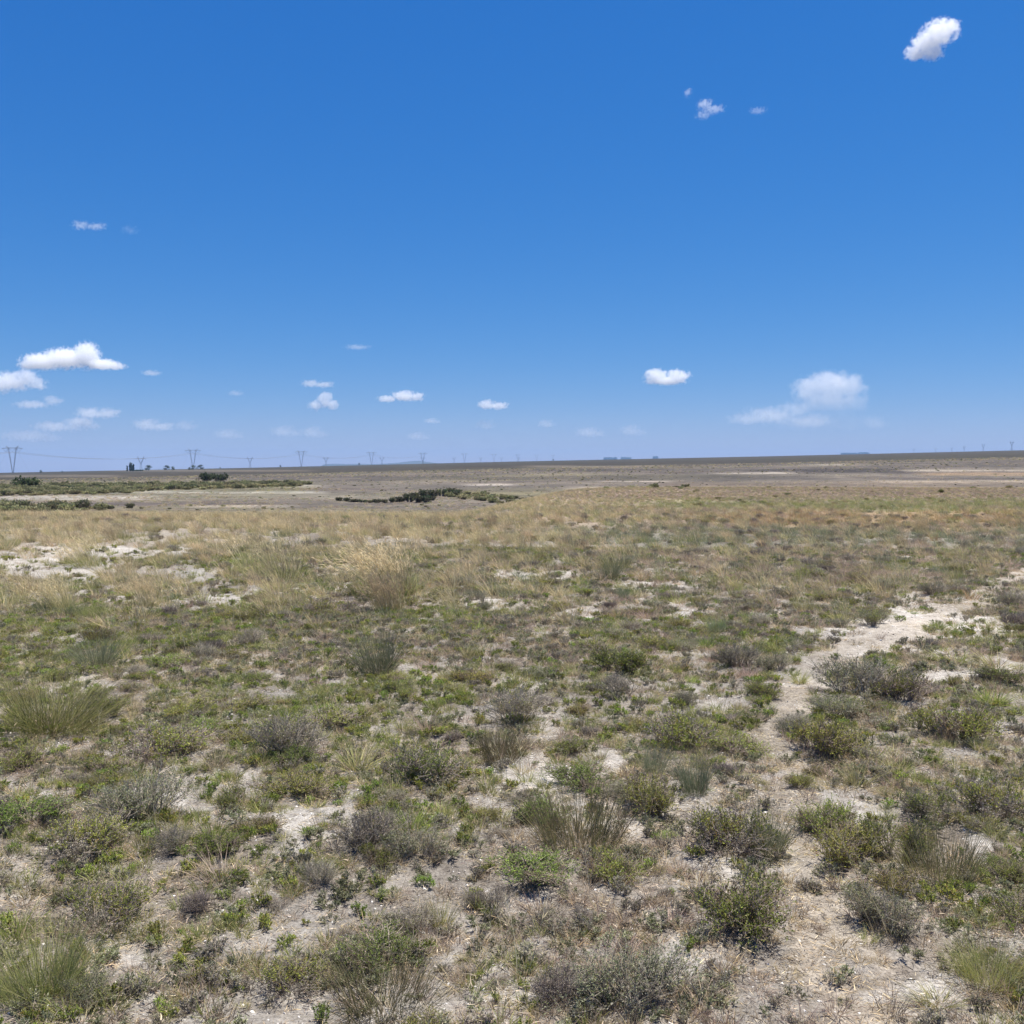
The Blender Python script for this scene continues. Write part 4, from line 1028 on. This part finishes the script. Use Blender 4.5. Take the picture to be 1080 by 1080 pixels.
# ------------------------------------------------------------------ clouds: real volumes, each its own shape
SUN_EL, SUN_AZ = R_(73), R_(62)            # azimuth measured from +Y towards +X
def cloud(name, label, px, py, puffs, dens=1.0, D=None, dz_fade=None, group='small clouds low over the horizon', wisp=.46):
    """puffs: (dx, dy, radius x, radius y) in picture pixels about (px, py)"""
    el = (YH - py) / F
    D = D or min(1500 / max(el, .02), 24000)
    k = D / F
    loc = Vector(((px - CX) * k, D, EYE + (YH - py) * k))
    # the container: a lumpy skin round the puffs
    bm = __import__('bmesh').new()
    for dx, dy, rx, ry in puffs:
        r = __import__('bmesh').ops.create_icosphere(bm, subdivisions=2, radius=1)
        for v in r['verts']: v.co = Vector(((dx + v.co.x * rx * 1.3) * k, v.co.y * (rx + ry) * .5 * 1.2 * k, (-dy + v.co.z * ry * 1.3) * k))
    me = bpy.data.meshes.new(name); bm.to_mesh(me); bm.free()
    o = bpy.data.objects.new(name, me); col.objects.link(o); o.location = loc
    rmin = min(min(p[2], p[3]) for p in puffs) * k
    md = o.modifiers.new('union', 'REMESH'); md.mode = 'VOXEL'; md.voxel_size = max(rmin * .28, max(p[2] for p in puffs) * k * .05)
    # density: soft puffs broken up by noise
    m, nt, N, L = new_mat('cloud_vapour')
    out = N.new('ShaderNodeOutputMaterial'); pv = N.new('ShaderNodeVolumePrincipled')
    tc = N.new('ShaderNodeTexCoord')
    acc = None
    for dx, dy, rx, ry in puffs:
        mp = N.new('ShaderNodeMapping'); mp.vector_type = 'POINT'
        sx, sy, sz = 1 / (rx * k), 1 / ((rx + ry) * .5 * k), 1 / (ry * k)
        mp.inputs['Scale'].default_value = (sx, sy, sz); mp.inputs['Location'].default_value = (-dx * k * sx, 0, dy * k * sz)
        L.new(tc.outputs['Object'], mp.inputs['Vector'])
        ln = N.new('ShaderNodeVectorMath'); ln.operation = 'LENGTH'; L.new(mp.outputs[0], ln.inputs[0])
        if acc is None: acc = ln.outputs['Value']
        else:
            mn = N.new('ShaderNodeMath'); mn.operation = 'SMOOTH_MIN'; mn.inputs[2].default_value = .15
            L.new(acc, mn.inputs[0]); L.new(ln.outputs['Value'], mn.inputs[1]); acc = mn.outputs[0]
    big = max(p[2] for p in puffs) * k; sml = min(p[3] for p in puffs) * k
    nz = N.new('ShaderNodeTexNoise'); nz.inputs['Scale'].default_value = 1.1 / sml; nz.inputs['Detail'].default_value = 6; nz.inputs['Roughness'].default_value = .6
    L.new(tc.outputs['Object'], nz.inputs['Vector'])
    s1 = N.new('ShaderNodeMath'); s1.operation = 'MULTIPLY_ADD'; s1.inputs[1].default_value = wisp * 5.0; s1.inputs[2].default_value = -wisp * 2.3
    L.new(nz.outputs[0], s1.inputs[0])
    s2 = N.new('ShaderNodeMath'); s2.operation = 'ADD'; L.new(acc, s2.inputs[0]); L.new(s1.outputs[0], s2.inputs[1])
    mr = N.new('ShaderNodeMapRange'); mr.interpolation_type = 'SMOOTHSTEP'
    mr.inputs['From Min'].default_value = 1.13; mr.inputs['From Max'].default_value = .66 if dens > .5 else .35; mr.inputs['To Min'].default_value = 0; mr.inputs['To Max'].default_value = dens * 1.45 / (2 * sml)
    L.new(s2.outputs[0], mr.inputs['Value'])
    dsrc = mr.outputs[0]
    if dz_fade:
        sp = N.new('ShaderNodeSeparateXYZ'); L.new(tc.outputs['Object'], sp.inputs[0])
        m3 = N.new('ShaderNodeMapRange'); m3.inputs['From Min'].default_value = -dz_fade[0] * k; m3.inputs['From Max'].default_value = -dz_fade[1] * k
        m3.inputs['To Min'].default_value = dz_fade[2]; m3.inputs['To Max'].default_value = 1
        L.new(sp.outputs['Z'], m3.inputs['Value'])
        mm = N.new('ShaderNodeMath'); mm.operation = 'MULTIPLY'; L.new(dsrc, mm.inputs[0]); L.new(m3.outputs[0], mm.inputs[1]); dsrc = mm.outputs[0]
    L.new(dsrc, pv.inputs['Density'])
    pv.inputs['Color'].default_value = (.995, .997, 1, 1); pv.inputs['Anisotropy'].default_value = .25
    L.new(pv.outputs[0], out.inputs['Volume'])
    try: m.cycles.volume_step_rate = .35
    except Exception: pass
    me.materials.append(m)
    tag(o, label, 'cloud', group)
    return o
G2 = 'small clouds high in the sky'
cloud('cloud', 'bright white cloud high on the right, largest of the high ones', 974, 52, [(8, -8, 19, 13), (-6, 4, 17, 12), (-16, 14, 13, 7), (0, 14, 12, 7), (20, -14, 9, 7)], 1.0, group=G2, wisp=.5)
cloud('cloud', 'thin torn cloud left of the bright high white cloud', 740, 120, [(0, -2, 10, 6), (10, 2, 11, 5), (-2, 8, 9, 5), (-18, -14, 5, 5)], .35, group=G2, wisp=.7)
cloud('cloud', 'faint wisp right of the thin torn high cloud', 794, 124, [(0, 0, 10, 3.5), (5, -1, 6, 3)], .12, group=G2, wisp=.7)
cloud('cloud', 'small pale wisp high on the left', 99, 241, [(-8, 0, 10, 5), (8, 1, 12, 4)], .25, group=G2, wisp=.7)
cloud('cloud', 'faint wisp right of the small pale one high on the left', 142, 246, [(0, 0, 10, 5)], .06, group=G2, wisp=.7)
cloud('cloud', 'long white flat-based cloud with a domed top on the left', 80, 382, [(-32, 0, 22, 9), (-8, -3, 24, 11), (14, -6, 14, 14), (16, -12, 9, 9), (30, 3, 20, 6), (44, 5, 12, 4), (-44, 4, 14, 5)], .9)
cloud('cloud', 'white cloud cut by the left edge below the domed one', 18, 403, [(-6, 0, 24, 11), (12, -4, 14, 10), (24, 3, 12, 6), (-24, 2, 24, 11)], .6)
cloud('cloud', 'tiny pale cloud right of the domed left cloud', 162, 394, [(0, 0, 12, 3.6)], .3)
cloud('cloud', 'dim flat cloud below the left edge cloud', 45, 425, [(-10, 2, 20, 5), (12, -2, 12, 6)], 0.37)
cloud('cloud', 'ragged dim cloud low on the left, topmost of the low haze bank', 104, 436, [(-8, 0, 16, 7), (10, 0, 16, 6), (-14, 8, 14, 5)], 0.48)
cloud('cloud', 'dim lumpy cloud low on the left near the horizon', 70, 450, [(-14, 0, 22, 6), (10, -2, 14, 8), (26, 0, 12, 5)], 0.34)
cloud('cloud', 'dim low cloud right of the lumpy one near the horizon', 160, 449, [(-4, -1, 16, 7), (12, 1, 16, 5)], 0.37)
cloud('cloud', 'faint low cloud above the second pylon', 197, 449, [(0, 0, 14, 6)], .18)
cloud('cloud', 'tiny wisp of cloud alone between the left clouds and the flat one', 250, 415, [(0, 0, 10, 3.6)], .16)
cloud('cloud', 'thin faint streak of cloud above the flat cloud left of centre', 378, 367, [(0, 0, 15, 3.2)], .14, wisp=.5)
cloud('cloud', 'flat pale cloud above the small heaped one left of centre', 335, 405, [(-6, 0, 12, 4.5), (8, 1, 12, 4)], .45)
cloud('cloud', 'small heaped white cloud left of centre', 342, 424, [(2, -2, 9, 9), (-8, 4, 9, 6), (9, 3, 8, 6)], .7)
cloud('cloud', 'white flat-based cloud just left of centre', 427, 418, [(0, 0, 14, 6), (13, 1, 9, 5), (-18, 3, 11, 4)], .7)
cloud('cloud', 'small white cloud just left of the picture centre', 517, 427, [(-4, 0, 10, 5.5), (9, 1, 11, 4.5)], .7)
cloud('cloud', 'faint puff below the small cloud at the picture centre', 512, 448, [(0, 0, 13, 6)], .2)
cloud('cloud', 'faint low puff right of the picture centre', 576, 447, [(0, 0, 11, 5)], .22)
cloud('cloud', 'white twin-humped cloud right of centre', 701, 399, [(-10, -2, 13, 8), (12, -1, 14, 8), (0, 3, 22, 5)], .9)
cloud('cloud', 'towering heaped cloud rising on the right above the horizon', 870, 424, [(4, -18, 27, 15), (-14, -10, 23, 18), (24, -14, 18, 16), (4, 6, 38, 25), (30, 2, 14, 18), (-6, 20, 62, 12)], .62, D=24000, dz_fade=(10, -22, .05), group='great distant cloud on the right', wisp=.4)
cloud('cloud', 'dim shelf of cloud left of the towering heaped cloud', 812, 438, [(0, 0, 36, 10), (24, -6, 20, 9), (-22, 4, 28, 7), (40, 6, 30, 8)], .22, D=24500, group='great distant cloud on the right')
cloud('cloud', 'faint puff low at the right of the towering cloud', 922, 446, [(0, 0, 15, 8)], .12, D=23500, group='great distant cloud on the right')
for q, (px, py, w, h, dn) in enumerate([(620, 456, 16, 6, .14), (665, 454, 14, 7, .13), (300, 455, 16, 7, .15), (330, 456, 14, 7, .15), (440, 460, 12, 5, .14), (455, 444, 9, 3.5, .16), (240, 458, 16, 6, .12), (30, 460, 30, 7, .16)]):
    cloud('cloud', 'very faint puff of cloud in the haze just above the horizon', px, py, [(0, 0, w, h), (w * .7, h * .3, w * .6, h * .6)], dn, group='very faint puffs of cloud at the horizon')

# ------------------------------------------------------------------ air
bm = __import__('bmesh').new(); __import__('bmesh').ops.create_cube(bm, size=1)
me = bpy.data.meshes.new('haze'); bm.to_mesh(me); bm.free()
hz = link('haze', me); hz.scale = (23000, 12900, 560); hz.location = (0, 5700, 560 / 2 - 390)
m, nt, N, L = new_mat('air')
out = N.new('ShaderNodeOutputMaterial'); pv = N.new('ShaderNodeVolumePrincipled')
pv.inputs['Color'].default_value = (.36, .58, .92, 1); pv.inputs['Density'].default_value = 7e-5; pv.inputs['Anisotropy'].default_value = 0.0
L.new(pv.outputs[0], out.inputs['Volume']); me.materials.append(m)
tag(hz, kind='stuff')

# ------------------------------------------------------------------ light
w = bpy.data.worlds.new('World'); scene.world = w; w.use_nodes = True
N, L = w.node_tree.nodes, w.node_tree.links; N.clear()
out = N.new('ShaderNodeOutputWorld'); bg = N.new('ShaderNodeBackground'); sky = N.new('ShaderNodeTexSky')
sky.sky_type = 'NISHITA'; sky.sun_disc = False; sky.sun_elevation = SUN_EL; sky.sun_rotation = SUN_AZ
sky.air_density = 1.0; sky.dust_density = .05; sky.ozone_density = 3.0; sky.altitude = 1200
hs = N.new('ShaderNodeHueSaturation'); hs.inputs['Saturation'].default_value = 1.25
# the camera's colour response to the sky, channel by channel
sp = N.new('ShaderNodeSeparateColor'); cb = N.new('ShaderNodeCombineColor')
L.new(sky.outputs[0], hs.inputs['Color']); L.new(hs.outputs[0], sp.inputs[0])
for ch, (ex, gain) in enumerate([(1.13, .338), (.715, .85), (.481, 2.12)]):
    pw = N.new('ShaderNodeMath'); pw.operation = 'POWER'; pw.inputs[1].default_value = ex
    ml = N.new('ShaderNodeMath'); ml.operation = 'MULTIPLY'; ml.inputs[1].default_value = gain
    L.new(sp.outputs[ch], pw.inputs[0]); L.new(pw.outputs[0], ml.inputs[0]); L.new(ml.outputs[0], cb.inputs[ch])
L.new(cb.outputs[0], bg.inputs['Color'])
bg.inputs['Strength'].default_value = .0728
L.new(bg.outputs[0], out.inputs['Surface'])
sd = bpy.data.lights.new('sun', 'SUN'); sd.energy = 4.5; sd.angle = R_(.5); sd.color = (1, .955, .88)
so = bpy.data.objects.new('sun', sd); col.objects.link(so)
dirv = Vector((math.sin(SUN_AZ) * math.cos(SUN_EL), math.cos(SUN_AZ) * math.cos(SUN_EL), math.sin(SUN_EL)))
so.rotation_euler = dirv.to_track_quat('Z', 'Y').to_euler(); so.location = (0, 0, 50)

# ------------------------------------------------------------------ camera
cd = bpy.data.cameras.new('camera'); cam = bpy.data.objects.new('camera', cd); col.objects.link(cam)
cd.sensor_width = 36; cd.lens = 36 * F / 1080; cd.clip_start = .05; cd.clip_end = 90000
cam.location = (0, 0, EYE); cam.rotation_euler = (math.pi / 2 - PITCH, 0, 0)
scene.camera = cam
scene.view_settings.view_transform = 'Standard'; scene.view_settings.look = 'None'; scene.view_settings.exposure = .9; scene.view_settings.gamma = 1
scene.render.engine = 'CYCLES'
cy = scene.cycles
cy.max_bounces = 16; cy.diffuse_bounces = 3; cy.glossy_bounces = 2; cy.transmission_bounces = 4; cy.transparent_max_bounces = 8; cy.volume_bounces = 14
cy.use_denoising = True
